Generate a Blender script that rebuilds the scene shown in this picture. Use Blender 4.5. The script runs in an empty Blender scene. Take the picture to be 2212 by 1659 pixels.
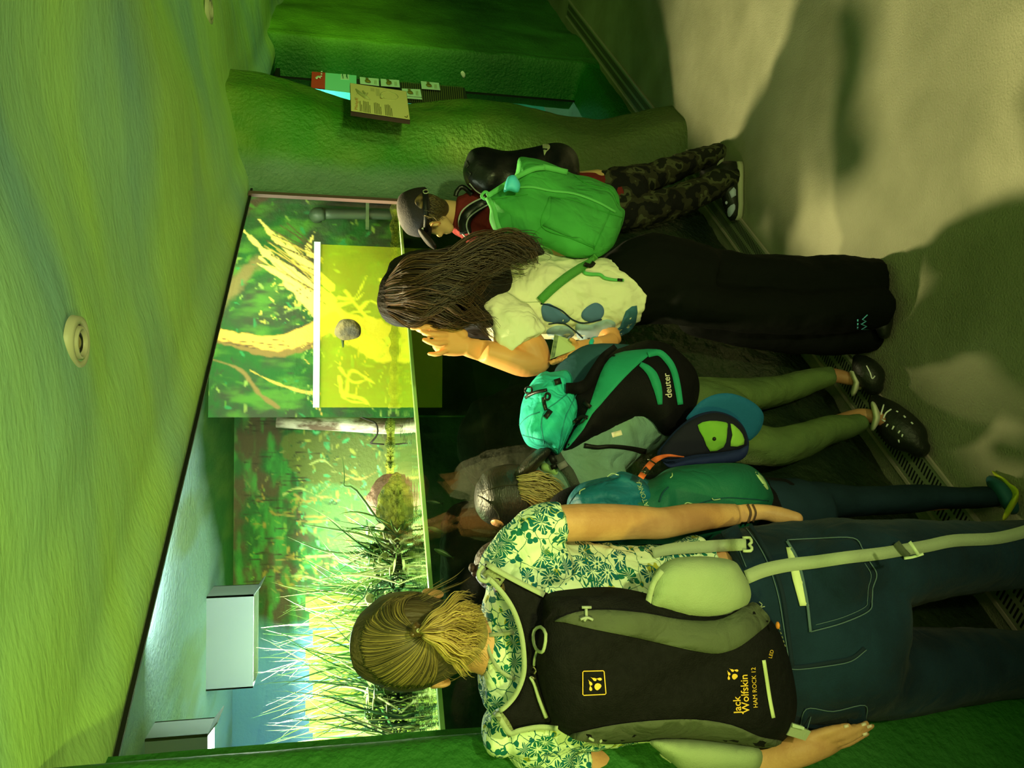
import bpy, bmesh, math, random
import numpy as np
from mathutils import Vector, Matrix
from mathutils.bvhtree import BVHTree
from mathutils.geometry import delaunay_2d_cdt
random.seed(7); RS = np.random.RandomState(11)
S = bpy.context.scene
COL = S.collection
# ------------------------------------------------------------------ camera (phone held sideways: up in the room is left in the frame)
F = 1660.0; PITCH = math.radians(11.5); ROLL = math.radians(0.4); EYE = Vector((0, 0, 1.6))
_up = Vector((0, math.sin(PITCH), math.cos(PITCH))); FWD = Vector((0, math.cos(PITCH), -math.sin(PITCH))); _ri = Vector((1, 0, 0))
RI = _ri * math.cos(ROLL) + _up * math.sin(ROLL); UP = -_ri * math.sin(ROLL) + _up * math.cos(ROLL)
cam = bpy.data.cameras.new('camera'); cam.sensor_fit = 'HORIZONTAL'; cam.sensor_width = 36; cam.lens = 36 * F / 2212; cam.clip_start = .02
camo = bpy.data.objects.new('camera', cam); COL.objects.link(camo); S.camera = camo
X_, Y_, Z_ = -UP, RI, -FWD
camo.matrix_world = Matrix(((X_.x, Y_.x, Z_.x, EYE.x), (X_.y, Y_.y, Z_.y, EYE.y), (X_.z, Y_.z, Z_.z, EYE.z), (0, 0, 0, 1)))
# ------------------------------------------------------------------ world, exposure
w = bpy.data.worlds.new('world'); S.world = w; w.use_nodes = True
w.node_tree.nodes['Background'].inputs[0].default_value = (.35, .55, .22, 1)
w.node_tree.nodes['Background'].inputs[1].default_value = .10
S.view_settings.view_transform = 'Standard'; S.view_settings.look = 'None'; S.view_settings.gamma = 1; S.view_settings.use_curve_mapping = False
S.view_settings.exposure = 0.0
S.cycles.use_denoising = True; S.cycles.max_bounces = 8; S.cycles.transparent_max_bounces = 16; S.cycles.caustics_refractive = False; S.cycles.caustics_reflective = False
S.cycles.sample_clamp_indirect = 6
# ------------------------------------------------------------------ wall coordinates: s along the front wall, n into it, z up
WV = Vector((.6370, .7708, 0)).normalized(); MV = Vector((-WV.y, WV.x, 0))
def W(s, n, z): return WV * s + MV * n + Vector((0, 0, z))
def ray(x, y): return FWD - UP * ((x - 1106) / F) + RI * ((829.5 - y) / F)
def P(x, y, d):
    r = ray(x, y); return EYE + r * (d / r.y)
def PZ(x, y, z):
    r = ray(x, y); return EYE + r * ((z - EYE.z) / r.z)
def PN(x, y, n):
    r = ray(x, y); return EYE + r * ((n - EYE.dot(MV)) / r.dot(MV))
def PX(p):
    v = Vector(p) - EYE; f = v.dot(FWD); return (1106 - F * v.dot(UP) / f, 829.5 - F * v.dot(RI) / f)
# ------------------------------------------------------------------ lights
def light(kind, name, loc, target, power, color, size=.3, size_y=None, spot=60, blend=.5, spread=None):
    l = bpy.data.lights.new(name, kind); l.energy = power; l.color = color
    if kind == 'AREA':
        l.size = size
        if size_y: l.shape = 'RECTANGLE'; l.size_y = size_y
        if spread: l.spread = math.radians(spread)
    else: l.shadow_soft_size = size
    if kind == 'SPOT': l.spot_size = math.radians(spot); l.spot_blend = blend
    o = bpy.data.objects.new(name, l); COL.objects.link(o); o.location = loc
    o.rotation_euler = (Vector(target) - Vector(loc)).to_track_quat('-Z', 'Y').to_euler(); return o
KEY = (1.0, 1.0, .50)
light('AREA', 'ceiling_light', (0.9, -.6, 2.28), (0.5, 2.2, .5), 7, (.55, 1.0, .18), 1.8, .9)
light('SPOT', 'ceiling_light', (0.9, -1.3, 2.2), (.0, 1.9, 1.22), 78, KEY, .35, spot=50, blend=1)
light('AREA', 'ceiling_light', (-1.6, 0.2, 2.2), (-.1, 1.6, 1.2), 3.5, (.8, 1, .35), .8, .5)
# green floods washing the plaster
light('SPOT', 'green_flood', (1.5, 1.0, 1.0), W(4.3, 1.4, 2.15), 60, (.55, 1, .16), .12, spot=52, blend=1)
light('SPOT', 'green_flood', (2.9, 2.4, 2.0), W(5.8, 1.5, 1.5), 95, (.5, 1, .18), .12, spot=80, blend=1)
light('SPOT', 'green_flood', (.7, -1.2, .9), (.5, 1.6, 2.5), 235, (.88, 1, .34), .05, spot=110, blend=1)
light('SPOT', 'green_flood', (-.6, .1, 1.2), W(1.7, 1.40, 2.1), 34, (.80, 1, .14), .05, spot=120, blend=1)
# tank lamps over the water
light('AREA', 'tank_lamp', (-1.27, 3.98, 2.07), (-1.27, 3.85, 1.2), 150, (.92, 1, .86), .40, .17)
light('AREA', 'tank_lamp', (-1.41, 2.86, 2.08), (-1.3, 3.4, 1.5), 36, (.88, 1, .92), .36, .12)
light('AREA', 'tank_lamp', W(2.0, 1.95, 2.2), (-.3, 4.0, 1.7), 26, (.92, 1, .78), 1.2, .15)
light('AREA', 'tank_lamp', (.45, 3.35, 2.26), (.4, 3.9, 1.5), 18, (.92, 1, .6), .7, .15)
light('SPOT', 'tank_spot', W(1.50, 1.80, 2.15), (.45, 1.5, 0), 190, (1, .80, .44), .05, spot=84, blend=.9)
light('SPOT', 'tank_spot', W(2.80, 1.78, 2.15), (1.6, 2.3, 0), 360, (1, .80, .44), .05, spot=88, blend=.7)
# ------------------------------------------------------------------ colours and materials
def lin(c): return tuple(((v / 255) / 12.92 if v <= 10.3 else ((v / 255 + .055) / 1.055) ** 2.4) for v in c)
def A(r, g, b, e=.75, t=(.86, 1.0, .42)):     # pigment of a surface that shows (r,g,b) under the room's yellow-green light
    return tuple(min(.92, max(.002, c / (e * k))) for c, k in zip(lin((r, g, b)), t))
def setin(n, k, v):
    if k in n.inputs: n.inputs[k].default_value = v
def mat(name, col, rough=.8, spec=.3, col2=None, nscale=6, bump=0, bscale=60, metal=0, detail=6, attr=None, bump2=0, b2scale=6, sheen=0, ramp=(.35, .65), stretch=None, crease=0, cscale=6):
    m = bpy.data.materials.new(name); m.use_nodes = True; nt = m.node_tree; N = nt.nodes; Lk = nt.links
    b = N['Principled BSDF']; setin(b, 'Roughness', rough); setin(b, 'Specular IOR Level', spec); setin(b, 'Metallic', metal)
    setin(b, 'Base Color', (*col, 1))
    if sheen: setin(b, 'Sheen Weight', sheen)
    tc = N.new('ShaderNodeTexCoord'); src = tc.outputs['Object']
    if stretch:
        mp = N.new('ShaderNodeMapping'); mp.inputs['Scale'].default_value = stretch; Lk.new(src, mp.inputs[0]); src = mp.outputs[0]
    if col2 is not None:
        n = N.new('ShaderNodeTexNoise'); n.inputs['Scale'].default_value = nscale; n.inputs['Detail'].default_value = detail; Lk.new(src, n.inputs['Vector'])
        r = N.new('ShaderNodeValToRGB'); r.color_ramp.elements[0].position = ramp[0]; r.color_ramp.elements[1].position = ramp[1]
        r.color_ramp.elements[0].color = (*col, 1); r.color_ramp.elements[1].color = (*col2, 1)
        Lk.new(n.outputs[0], r.inputs[0]); Lk.new(r.outputs[0], b.inputs['Base Color'])
    if attr:
        a = N.new('ShaderNodeAttribute'); a.attribute_name = attr; Lk.new(a.outputs['Color'], b.inputs['Base Color'])
    last = None
    for st, sc in ((bump, bscale), (bump2, b2scale)):
        if not st: continue
        n = N.new('ShaderNodeTexNoise'); n.inputs['Scale'].default_value = sc; n.inputs['Detail'].default_value = 5; Lk.new(src, n.inputs['Vector'])
        bp = N.new('ShaderNodeBump'); bp.inputs['Strength'].default_value = st; bp.inputs['Distance'].default_value = .02; Lk.new(n.outputs[0], bp.inputs['Height'])
        if last: Lk.new(last.outputs[0], bp.inputs['Normal'])
        last = bp
    if crease:   # soft folds of cloth: ridged, distorted noise
        n = N.new('ShaderNodeTexNoise'); n.inputs['Scale'].default_value = cscale; n.inputs['Detail'].default_value = 2.5; n.inputs['Distortion'].default_value = 1.1; Lk.new(src, n.inputs['Vector'])
        a1 = N.new('ShaderNodeMath'); a1.operation = 'SUBTRACT'; a1.inputs[1].default_value = .5; a2 = N.new('ShaderNodeMath'); a2.operation = 'ABSOLUTE'; Lk.new(n.outputs[0], a1.inputs[0]); Lk.new(a1.outputs[0], a2.inputs[0])
        bp = N.new('ShaderNodeBump'); bp.inputs['Strength'].default_value = crease; bp.inputs['Distance'].default_value = .05; Lk.new(a2.outputs[0], bp.inputs['Height'])
        if last: Lk.new(last.outputs[0], bp.inputs['Normal'])
        last = bp
    if last: Lk.new(last.outputs[0], b.inputs['Normal'])
    return m
def glassmat(name, tint, ior=1.45, rough=0.0, extra=0.0):
    m = bpy.data.materials.new(name); m.use_nodes = True; N = m.node_tree.nodes; Lk = m.node_tree.links
    for n in list(N): N.remove(n)
    o = N.new('ShaderNodeOutputMaterial'); mx = N.new('ShaderNodeMixShader'); t = N.new('ShaderNodeBsdfTransparent'); g = N.new('ShaderNodeBsdfGlossy')
    t.inputs[0].default_value = (*tint, 1); g.inputs['Roughness'].default_value = rough
    lw = N.new('ShaderNodeLayerWeight'); lw.inputs[0].default_value = .5; pw = N.new('ShaderNodeMath'); pw.operation = 'POWER'; pw.inputs[1].default_value = 5
    ml = N.new('ShaderNodeMath'); ml.operation = 'MULTIPLY_ADD'; ml.inputs[1].default_value = .95; ml.inputs[2].default_value = ((ior - 1) / (ior + 1)) ** 2 + extra; ml.use_clamp = True
    Lk.new(lw.outputs['Facing'], pw.inputs[0]); Lk.new(pw.outputs[0], ml.inputs[0]); Lk.new(ml.outputs[0], mx.inputs[0]); Lk.new(t.outputs[0], mx.inputs[1]); Lk.new(g.outputs[0], mx.inputs[2]); Lk.new(mx.outputs[0], o.inputs[0])
    return m
# ------------------------------------------------------------------ objects
def tag(o, label=None, cat=None, group=None, kind=None):
    if label: o['label'] = label
    if cat: o['category'] = cat
    if group: o['group'] = group
    if kind: o['kind'] = kind
    return o
def empty(name, loc): 
    o = bpy.data.objects.new(name, None); o.location = loc; o.empty_display_size = .1; COL.objects.link(o); return o
def thing(name, loc, label, cat, group=None): return tag(empty(name, loc), label, cat, group)
def link(name, me, m, parent=None, smooth=True):
    if m: me.materials.append(m)
    o = bpy.data.objects.new(name, me); COL.objects.link(o)
    if smooth: me.polygons.foreach_set('use_smooth', [True] * len(me.polygons))
    if parent is not None: o.parent = parent; o.matrix_parent_inverse = Matrix.Translation(-parent.location)
    return o
def mesh(name, vf, m, parent=None, smooth=True):
    v, f = vf; me = bpy.data.meshes.new(name); me.from_pydata([tuple(q) for q in v], [], f); me.validate(); me.update()
    bm = bmesh.new(); bm.from_mesh(me); bmesh.ops.recalc_face_normals(bm, faces=bm.faces); bm.to_mesh(me); bm.free()
    return link(name, me, m, parent, smooth)
def join(*parts):
    V = []; Fc = []
    for v, f in parts:
        k = len(V); V += list(v); Fc += [tuple(i + k for i in q) for q in f]
    return V, Fc
def box(a, b):   # axis-aligned in world
    x0, y0, z0 = a; x1, y1, z1 = b
    v = [(x, y, z) for z in (z0, z1) for y in (y0, y1) for x in (x0, x1)]
    return [Vector(q) for q in v], [(0, 2, 3, 1), (4, 5, 7, 6), (0, 1, 5, 4), (2, 6, 7, 3), (0, 4, 6, 2), (1, 3, 7, 5)]
def wbox(s0, s1, n0, n1, z0, z1):
    v, f = box((s0, n0, z0), (s1, n1, z1)); return [W(*q) for q in v], f
def slab(quad, th):   # four world corners (front), extruded away from the camera
    q = [Vector(a) for a in quad]; nn = (q[1] - q[0]).cross(q[2] - q[0]).normalized()
    if nn.dot(q[0] - EYE) < 0: nn = -nn
    return q + [a + nn * th for a in q], [(0, 1, 2, 3), (7, 6, 5, 4), (0, 4, 5, 1), (1, 5, 6, 2), (2, 6, 7, 3), (3, 7, 4, 0)]
def cr(pts, sub=4):   # catmull-rom over rows of numbers
    p = np.array(pts, float)
    if len(p) < 3 or sub <= 1: return p
    q = np.vstack([2 * p[0] - p[1], p, 2 * p[-1] - p[-2]]); out = []
    for i in range(1, len(q) - 2):
        for k in range(sub):
            t = k / sub; out.append(.5 * ((2 * q[i]) + (-q[i - 1] + q[i + 1]) * t + (2 * q[i - 1] - 5 * q[i] + 4 * q[i + 1] - q[i + 2]) * t * t + (-q[i - 1] + 3 * q[i] - 3 * q[i + 1] + q[i + 2]) * t ** 3))
    out.append(q[-2]); return np.array(out)
def crc(pts, sub=5):  # closed
    p = np.array(pts, float); n = len(p); out = []
    for i in range(n):
        a, b, c, d = p[i - 1], p[i], p[(i + 1) % n], p[(i + 2) % n]
        for k in range(sub):
            t = k / sub; out.append(.5 * (2 * b + (c - a) * t + (2 * a - 5 * b + 4 * c - d) * t * t + (-a + 3 * b - 3 * c + d) * t ** 3))
    return np.array(out)
def loft_world(C, S1, N1, w, t, nseg=18, sq=1.0, cap=True):
    """rings around centres C with half axes w*S1 and t*N1"""
    V = []; n = len(C)
    for i in range(n):
        for k in range(nseg):
            a = 2 * math.pi * k / nseg; c, s = math.cos(a), math.sin(a)
            if sq != 1: c = math.copysign(abs(c) ** sq, c); s = math.copysign(abs(s) ** sq, s)
            V.append(C[i] + S1[i] * (w[i] * c) + N1[i] * (t[i] * s))
    Fc = [(i * nseg + k, i * nseg + (k + 1) % nseg, (i + 1) * nseg + (k + 1) % nseg, (i + 1) * nseg + k) for i in range(n - 1) for k in range(nseg)]
    if cap:
        Fc.append(tuple(range(nseg))[::-1]); Fc.append(tuple((n - 1) * nseg + k for k in range(nseg)))
    return V, Fc
def L(pts, sub=3, nseg=18, dome=(1, 1), sq=1.0):
    """pts rows: x, y, d, half width px, half thickness m (0 = round). Path through the room at pixel x,y and distance d."""
    a = cr(pts, sub); C = [P(r[0], r[1], r[2]) for r in a]
    w = [max(.0015, r[3] * r[2] / F) for r in a]; t = [max(.0015, r[4]) if r[4] > 0 else ww for r, ww in zip(a, w)]
    S1, N1, TT = [], [], []
    for i in range(len(C)):
        T = (C[min(i + 1, len(C) - 1)] - C[max(i - 1, 0)]).normalized(); V = (C[i] - EYE).normalized()
        s = T.cross(V)
        if s.length < .05 and S1: s = S1[-1]
        s.normalize()
        if S1 and s.dot(S1[-1]) < 0: s = -s
        S1.append(s); N1.append(s.cross(T).normalized()); TT.append(T)
    for e, sgn in ((0, -1), (1, 1)):
        if not dome[e]: continue
        i = 0 if e == 0 else len(C) - 1; r = min(w[i], t[i]) * dome[e]
        c0, s0, n0, w0, t0, T0 = C[i], S1[i], N1[i], w[i], t[i], TT[i]
        for ang in (30, 55, 78):
            g = math.cos(math.radians(ang)); off = math.sin(math.radians(ang)) * r * sgn
            if e == 0: TT.insert(0, T0); C.insert(0, c0 + T0 * off); S1.insert(0, s0); N1.insert(0, n0); w.insert(0, w0 * g); t.insert(0, t0 * g)
            else: C.append(c0 + T0 * off); S1.append(s0); N1.append(n0); w.append(w0 * g); t.append(t0 * g)
    return loft_world(C, S1, N1, w, t, nseg, sq)
def tube(pts, r, nseg=8, sub=3, closed=False):
    """round tube through world points; r number or list"""
    p = [Vector(q) for q in (crc([tuple(q) for q in pts], sub) if closed else cr([tuple(q) for q in pts], sub))]
    n = len(p); rr = r if hasattr(r, '__len__') else [r] * len(pts); rr = np.interp(np.linspace(0, 1, n), np.linspace(0, 1, len(rr)), rr)
    V = []; prev = None
    for i in range(n):
        T = (p[(i + 1) % n] - p[i - 1]) if closed else (p[min(i + 1, n - 1)] - p[max(i - 1, 0)])
        T.normalize(); a = prev if prev is not None else (Vector((0, 0, 1)) if abs(T.z) < .9 else Vector((1, 0, 0)))
        s = (a - T * a.dot(T)).normalized(); prev = s; b = T.cross(s)
        for k in range(nseg):
            g = 2 * math.pi * k / nseg; V.append(p[i] + (s * math.cos(g) + b * math.sin(g)) * rr[i])
    m = n if closed else n - 1
    Fc = [(i * nseg + k, i * nseg + (k + 1) % nseg, ((i + 1) % n) * nseg + (k + 1) % nseg, ((i + 1) % n) * nseg + k) for i in range(m) for k in range(nseg)]
    if not closed: Fc.append(tuple(range(nseg))[::-1]); Fc.append(tuple((n - 1) * nseg + k for k in range(nseg)))
    return V, Fc
def ell(c, r, ax=None, nu=14, nv=9):
    """ellipsoid"""
    V = []; c = Vector(c); A3 = ax or (Vector((1, 0, 0)), Vector((0, 1, 0)), Vector((0, 0, 1)))
    for i in range(nv + 1):
        ph = math.pi * i / nv
        for k in range(nu):
            th = 2 * math.pi * k / nu
            V.append(c + A3[0] * (r[0] * math.sin(ph) * math.cos(th)) + A3[1] * (r[1] * math.sin(ph) * math.sin(th)) + A3[2] * (r[2] * math.cos(ph)))
    Fc = [(i * nu + k, i * nu + (k + 1) % nu, (i + 1) * nu + (k + 1) % nu, (i + 1) * nu + k) for i in range(nv) for k in range(nu)]
    return V, Fc
def eax(): return (-UP, -RI, FWD)   # axes along picture x, picture y and away
def EP(x, y, d, rx, ry, rd, ax=None): k = d / F; return ell(P(x, y, d), (rx * k, ry * k, rd), ax or eax())
def blob(name, parts, m, parent=None, voxel=.008, smooth=4, wr=0, wscale=.12, wdetail=3, sub=0):
    o = mesh(name, join(*parts), m, parent)
    r = o.modifiers.new('skin', 'REMESH'); r.mode = 'VOXEL'; r.voxel_size = voxel; r.use_smooth_shade = True
    if smooth: s = o.modifiers.new('smooth', 'SMOOTH'); s.iterations = smooth; s.factor = .5
    if wr:
        t = bpy.data.textures.new(name, 'CLOUDS'); t.noise_scale = wscale; t.noise_depth = wdetail
        dm = o.modifiers.new('folds', 'DISPLACE'); dm.texture = t; dm.strength = wr; dm.mid_level = .5; dm.texture_coords = 'GLOBAL'
    return o
class Surf:
    """surface of finished objects, looked up along the camera's lines of sight so that trims and seams lie on it"""
    def __init__(self, *objs):
        dg = bpy.context.evaluated_depsgraph_get(); self.t = []
        for o in objs:
            e = o.evaluated_get(dg); me = e.to_mesh(); mw = o.matrix_world
            bpy.context.view_layer.update()
            mw = o.matrix_world.copy()
            vs = [mw @ v.co for v in me.vertices]; self.t.append(BVHTree.FromPolygons(vs, [tuple(p.vertices) for p in me.polygons])); e.to_mesh_clear()
    def hit(self, x, y):
        r = ray(x, y).normalized(); best = None
        for t in self.t:
            h = t.ray_cast(EYE, r)
            if h[0] is not None and (best is None or h[3] < best): best = h[3]
        return best
    def depth(self, pts):
        ds = [self.hit(*q) for q in pts]; ok = [i for i, v in enumerate(ds) if v is not None]
        if not ok: return [1.5] * len(pts)
        for i, v in enumerate(ds):
            if v is None:
                j = min(ok, key=lambda k: (pts[k][0] - pts[i][0]) ** 2 + (pts[k][1] - pts[i][1]) ** 2); ds[i] = ds[j]
        return ds
    def pts(self, pts, h=.002, relax=0):
        ds = np.array(self.depth(pts))
        for _ in range(relax):
            e = np.pad(ds, 1, mode='edge'); ds = np.minimum(ds, .25 * e[:-2] + .5 * e[1:-1] + .25 * e[2:])
        hh = h if hasattr(h, '__len__') else [h] * len(pts)
        return [EYE + ray(*q).normalized() * (d - k) for q, d, k in zip(pts, ds, hh)]
class Flat:
    def __init__(self, f): self.f = f
    def depth(self, pts): return [(self.f(*q) - EYE).length for q in pts]
    pts = Surf.pts
def inpoly(px, py, poly):
    x, y = np.asarray(px), np.asarray(py); ins = np.zeros(x.shape, bool); n = len(poly)
    for i in range(n):
        x0, y0 = poly[i]; x1, y1 = poly[(i + 1) % n]
        c = ((y0 > y) != (y1 > y)) & (x < (x1 - x0) * (y - y0) / ((y1 - y0) if y1 != y0 else 1e-9) + x0); ins ^= c
    return ins
def edist(px, py, poly):
    d = np.full(np.shape(px), 1e9); n = len(poly)
    for i in range(n):
        a = np.array(poly[i]); b = np.array(poly[(i + 1) % n]); ab = b - a; L2 = max(1e-9, ab @ ab)
        t = np.clip(((px - a[0]) * ab[0] + (py - a[1]) * ab[1]) / L2, 0, 1)
        d = np.minimum(d, np.hypot(px - a[0] - t * ab[0], py - a[1] - t * ab[1]))
    return d
def tri(outline, step):
    o = np.array(outline, float); x0, y0 = o.min(0); x1, y1 = o.max(0)
    gx, gy = np.meshgrid(np.arange(x0 + step / 2, x1, step), np.arange(y0 + step / 2, y1, step)); gx = gx.ravel() + RS.uniform(-.2, .2, gx.size) * step; gy = gy.ravel() + RS.uniform(-.2, .2, gy.size) * step
    k = inpoly(gx, gy, o) & (edist(gx, gy, o) > step * .45); pts = [tuple(q) for q in o] + list(zip(gx[k], gy[k])); n = len(o)
    vo, _, fo, *_ = delaunay_2d_cdt([Vector(q) for q in pts], [(i, (i + 1) % n) for i in range(n)], [], 2 if n > 3 else 2, 1e-4)
    c = [(sum(vo[i].x for i in f) / 3, sum(vo[i].y for i in f) / 3) for f in fo]
    ok = inpoly([q[0] for q in c], [q[1] for q in c], o); fo = [tuple(f) for f, g in zip(fo, ok) if g]
    return [(v.x, v.y) for v in vo], fo
def solid2(pts, tris, front, back):
    n = len(pts); cnt = {}
    for f in tris:
        for i in range(3):
            a, b = f[i], f[(i + 1) % 3]; cnt[(a, b)] = 1
    Fc = [tuple(f) for f in tris] + [tuple(i + n for i in f[::-1]) for f in tris]
    Fc += [(b, a, a + n, b + n) for (a, b) in cnt if (b, a) not in cnt]
    return list(front) + list(back), Fc
def pillow(outline, dfun, tf, tb, R=60, step=12, wrinkle=None, sub=4, pw=2.0):
    """a stuffed shape: outline in picture px, mid-plane distance dfun(x,y), bulging tf towards and tb away from the camera"""
    o = crc(outline, sub) if sub > 1 else np.array(outline, float); pts, tr = tri(o, step); a = np.array(pts); e = np.clip(edist(a[:, 0], a[:, 1], o) / R, 0, 1)
    g = (1 - (1 - e) ** pw) ** (1 / pw); fr, bk = [], []
    for (x, y), k in zip(pts, g):
        d = dfun(x, y); h = tf * k + (wrinkle(x, y) * k if wrinkle else 0); p = P(x, y, d); v = (p - EYE).normalized()
        fr.append(p - v * (h + .0008)); bk.append(p + v * (tb * k + .0008))
    return solid2(pts, tr, fr, bk)
def patch(outline, surf, h=.004, th=.004, step=10, sub=4, R=None, bulge=0):
    o = crc(outline, sub) if sub > 1 else np.array(outline, float); pts, tr = tri(o, step); a = np.array(pts)
    hh = np.full(len(pts), h, float)
    if R: e = np.clip(edist(a[:, 0], a[:, 1], o) / R, 0, 1); hh = h + bulge * np.sqrt(1 - (1 - e) ** 2)
    fr = surf.pts(pts, hh); bk = surf.pts(pts, h - th); return solid2(pts, tr, fr, bk)
def ribbon(path, wpx, surf, h=.004, th=.002, sub=5, closed=False, relax=0):
    """strap of width wpx (px, number or list) lying on surf"""
    c = crc(path, sub) if closed else cr(path, sub); n = len(c)
    ww = wpx if hasattr(wpx, '__len__') else [wpx] * len(path); ww = np.interp(np.linspace(0, 1, n), np.linspace(0, 1, len(ww)), ww)
    l, r = [], []
    for i in range(n):
        T = (c[(i + 1) % n] - c[i - 1]) if closed else (c[min(i + 1, n - 1)] - c[max(i - 1, 0)]); T = T / (np.hypot(*T) + 1e-9); q = np.array((-T[1], T[0])) * ww[i] / 2
        l.append(tuple(c[i] + q)); r.append(tuple(c[i] - q))
    dl = surf.pts(l, h, relax); dr = surf.pts(r, h, relax)
    for i in range(n):   # keep the two edges of a band close to one depth
        a, b = (dl[i] - EYE).length, (dr[i] - EYE).length
        if a > b + .004: dl[i] = EYE + (dl[i] - EYE) * ((b + .004) / a)
        if b > a + .004: dr[i] = EYE + (dr[i] - EYE) * ((a + .004) / b)
    cc = [(a + b) / 2 for a, b in zip(dl, dr)]
    V = []
    for i in range(n):
        v = (cc[i] - EYE).normalized() * th; V += [dl[i], dr[i], dr[i] + v, dl[i] + v]
    m = n if closed else n - 1; Fc = []
    for i in range(m):
        a, b = i * 4, ((i + 1) % n) * 4
        for k in range(4): Fc.append((a + k, a + (k + 1) % 4, b + (k + 1) % 4, b + k))
    if not closed: Fc += [(3, 2, 1, 0), tuple((n - 1) * 4 + k for k in range(4))]
    return V, Fc
class Free:   # straps hanging in the air: rows (x, y, d)
    def __init__(self, rows): self.r = np.array(rows, float)
    def depth(self, pts):
        out = []
        for q in pts:
            D = np.hypot(self.r[:, 0] - q[0], self.r[:, 1] - q[1]); k = 1 / (D + 1) ** 2; d = (self.r[:, 2] * k).sum() / k.sum(); out.append((P(q[0], q[1], d) - EYE).length)
        return out
    pts = Surf.pts
def cord(path, rpx, surf, h=.003, sub=4, closed=False, nseg=6, relax=0):
    c = crc(path, sub) if closed else cr(path, sub); p = surf.pts([tuple(q) for q in c], h, relax); d = (p[0] - EYE).length
    rr = [v * d / F for v in rpx] if hasattr(rpx, '__len__') else rpx * d / F
    return tube(p, rr, nseg, 1, closed)
def text_on(s, org, dirx, size, surf, h=.003, th=.001, shear=0, font_off=0.0):
    """lettering: org px of the first letter's baseline, dirx px direction of reading, size px of the em"""
    cu = bpy.data.curves.new('t', 'FONT'); cu.body = s; cu.size = 1; cu.shear = shear; cu.offset = font_off; cu.resolution_u = 3; to = bpy.data.objects.new('t', cu); COL.objects.link(to)
    me = bpy.data.meshes.new_from_object(to.evaluated_get(bpy.context.evaluated_depsgraph_get())); bpy.data.objects.remove(to)
    d = np.array(dirx, float); d /= np.hypot(*d); u = np.array((d[1], -d[0]))    # up is 90 deg counter-clockwise on screen
    pts = [tuple(np.array(org) + d * v.co.x * size + u * v.co.y * size) for v in me.vertices]; fs = [tuple(p.vertices) for p in me.polygons]; bpy.data.meshes.remove(me)
    p = surf.pts(pts, h); return p, fs
def marks(polys, surf, h=.003):
    V = []; Fc = []
    for o in polys:
        k = len(V); V += surf.pts([tuple(q) for q in o], h); Fc.append(tuple(range(k, k + len(o))))
    return V, Fc
def fbm(x, y, sc, oct=4, seed=0):
    x = np.asarray(x, float) * sc; y = np.asarray(y, float) * sc; out = 0; amp = 1; tot = 0
    r = np.random.RandomState(seed); T = r.rand(256, 256)
    for _ in range(oct):
        xi = np.floor(x).astype(int); yi = np.floor(y).astype(int); fx = x - xi; fy = y - yi; fx = fx * fx * (3 - 2 * fx); fy = fy * fy * (3 - 2 * fy)
        g = lambda a, b: T[a % 256, b % 256]
        v = (g(xi, yi) * (1 - fx) + g(xi + 1, yi) * fx) * (1 - fy) + (g(xi, yi + 1) * (1 - fx) + g(xi + 1, yi + 1) * fx) * fy
        out = out + v * amp; tot += amp; amp *= .5; x = x * 2.03 + 17; y = y * 2.03 + 5
    return out / tot
def strands(name, guides, n, r, m, parent, jit=6, jd=.01, col=None, col2=None, taper=True, seed=3, wav=0, ns=3, add=None, locks=0):
    """locks of hair: guides are px paths (x,y,d), strands are blended between neighbouring guides"""
    R = np.random.RandomState(seed); G = [cr(g, 4) for g in guides]; k = min(len(g) for g in G); G = [g[np.linspace(0, len(g) - 1, k).astype(int)] for g in G]
    V = []; Fc = []; cols = []
    for i in range(n):
        if locks:
            ck = i % locks; R2 = np.random.RandomState(seed * 100 + ck); a = R2.uniform(0, len(G) - 1) + R.normal(0, .10); a = min(max(a, 0), len(G) - 1.001); ph = 2.1 * a + R2.normal(0, .45) + R.normal(0, .1); fr = R2.uniform(2.0, 2.7); lo = R2.normal(0, 1, 2) * jit * .6; tone = R2.uniform(0, 1)
        else: a = R.uniform(0, len(G) - 1); ph = R.uniform(0, 6.28); fr = R.uniform(1.5, 3.5); lo = 0; tone = R.uniform(0, 1)
        j = min(int(a), len(G) - 2); f = a - j; q = G[j] * (1 - f) + G[j + 1] * f
        off = R.normal(0, 1, 2) * jit * (.25 if locks else .5) + lo; sp = np.linspace(0, 1, k); q = q.copy()
        q[:, 0] += off[0] * (.3 + sp); q[:, 1] += off[1] * (.3 + sp) + wav * np.sin(ph + fr * sp * 6.28) * np.minimum(1, sp * 1.8); q[:, 2] += -abs(R.normal(0, jd))
        e = max(4, int(k * R.uniform(.75, 1.0))); q = q[:e]; p = [P(*t) for t in q]; rr = r * R.uniform(.6, 1.3)
        v, fc = tube(p, [rr * .8, rr, rr * .9, rr * .25] if taper else rr, ns, 1); b = len(V); V += v; Fc += [tuple(t + b for t in z) for z in fc]; cols += [min(1, max(0, .6 * tone + .4 * R.beta(2, 2)))] * len(v)
    if add:
        b = len(V); V += add[0]; Fc += [tuple(t + b for t in z) for z in add[1]]; cols += [.3] * len(add[0])
    me = bpy.data.meshes.new(name); me.from_pydata([tuple(q) for q in V], [], Fc); ca = me.color_attributes.new('Col', 'FLOAT_COLOR', 'POINT')
    c0, c1 = np.array(col), np.array(col2); cc = np.array([list(c0 * (1 - t) + c1 * t) + [1] for t in cols]); ca.data.foreach_set('color', cc.ravel()); me.update()
    return link(name, me, m, parent)
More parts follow.
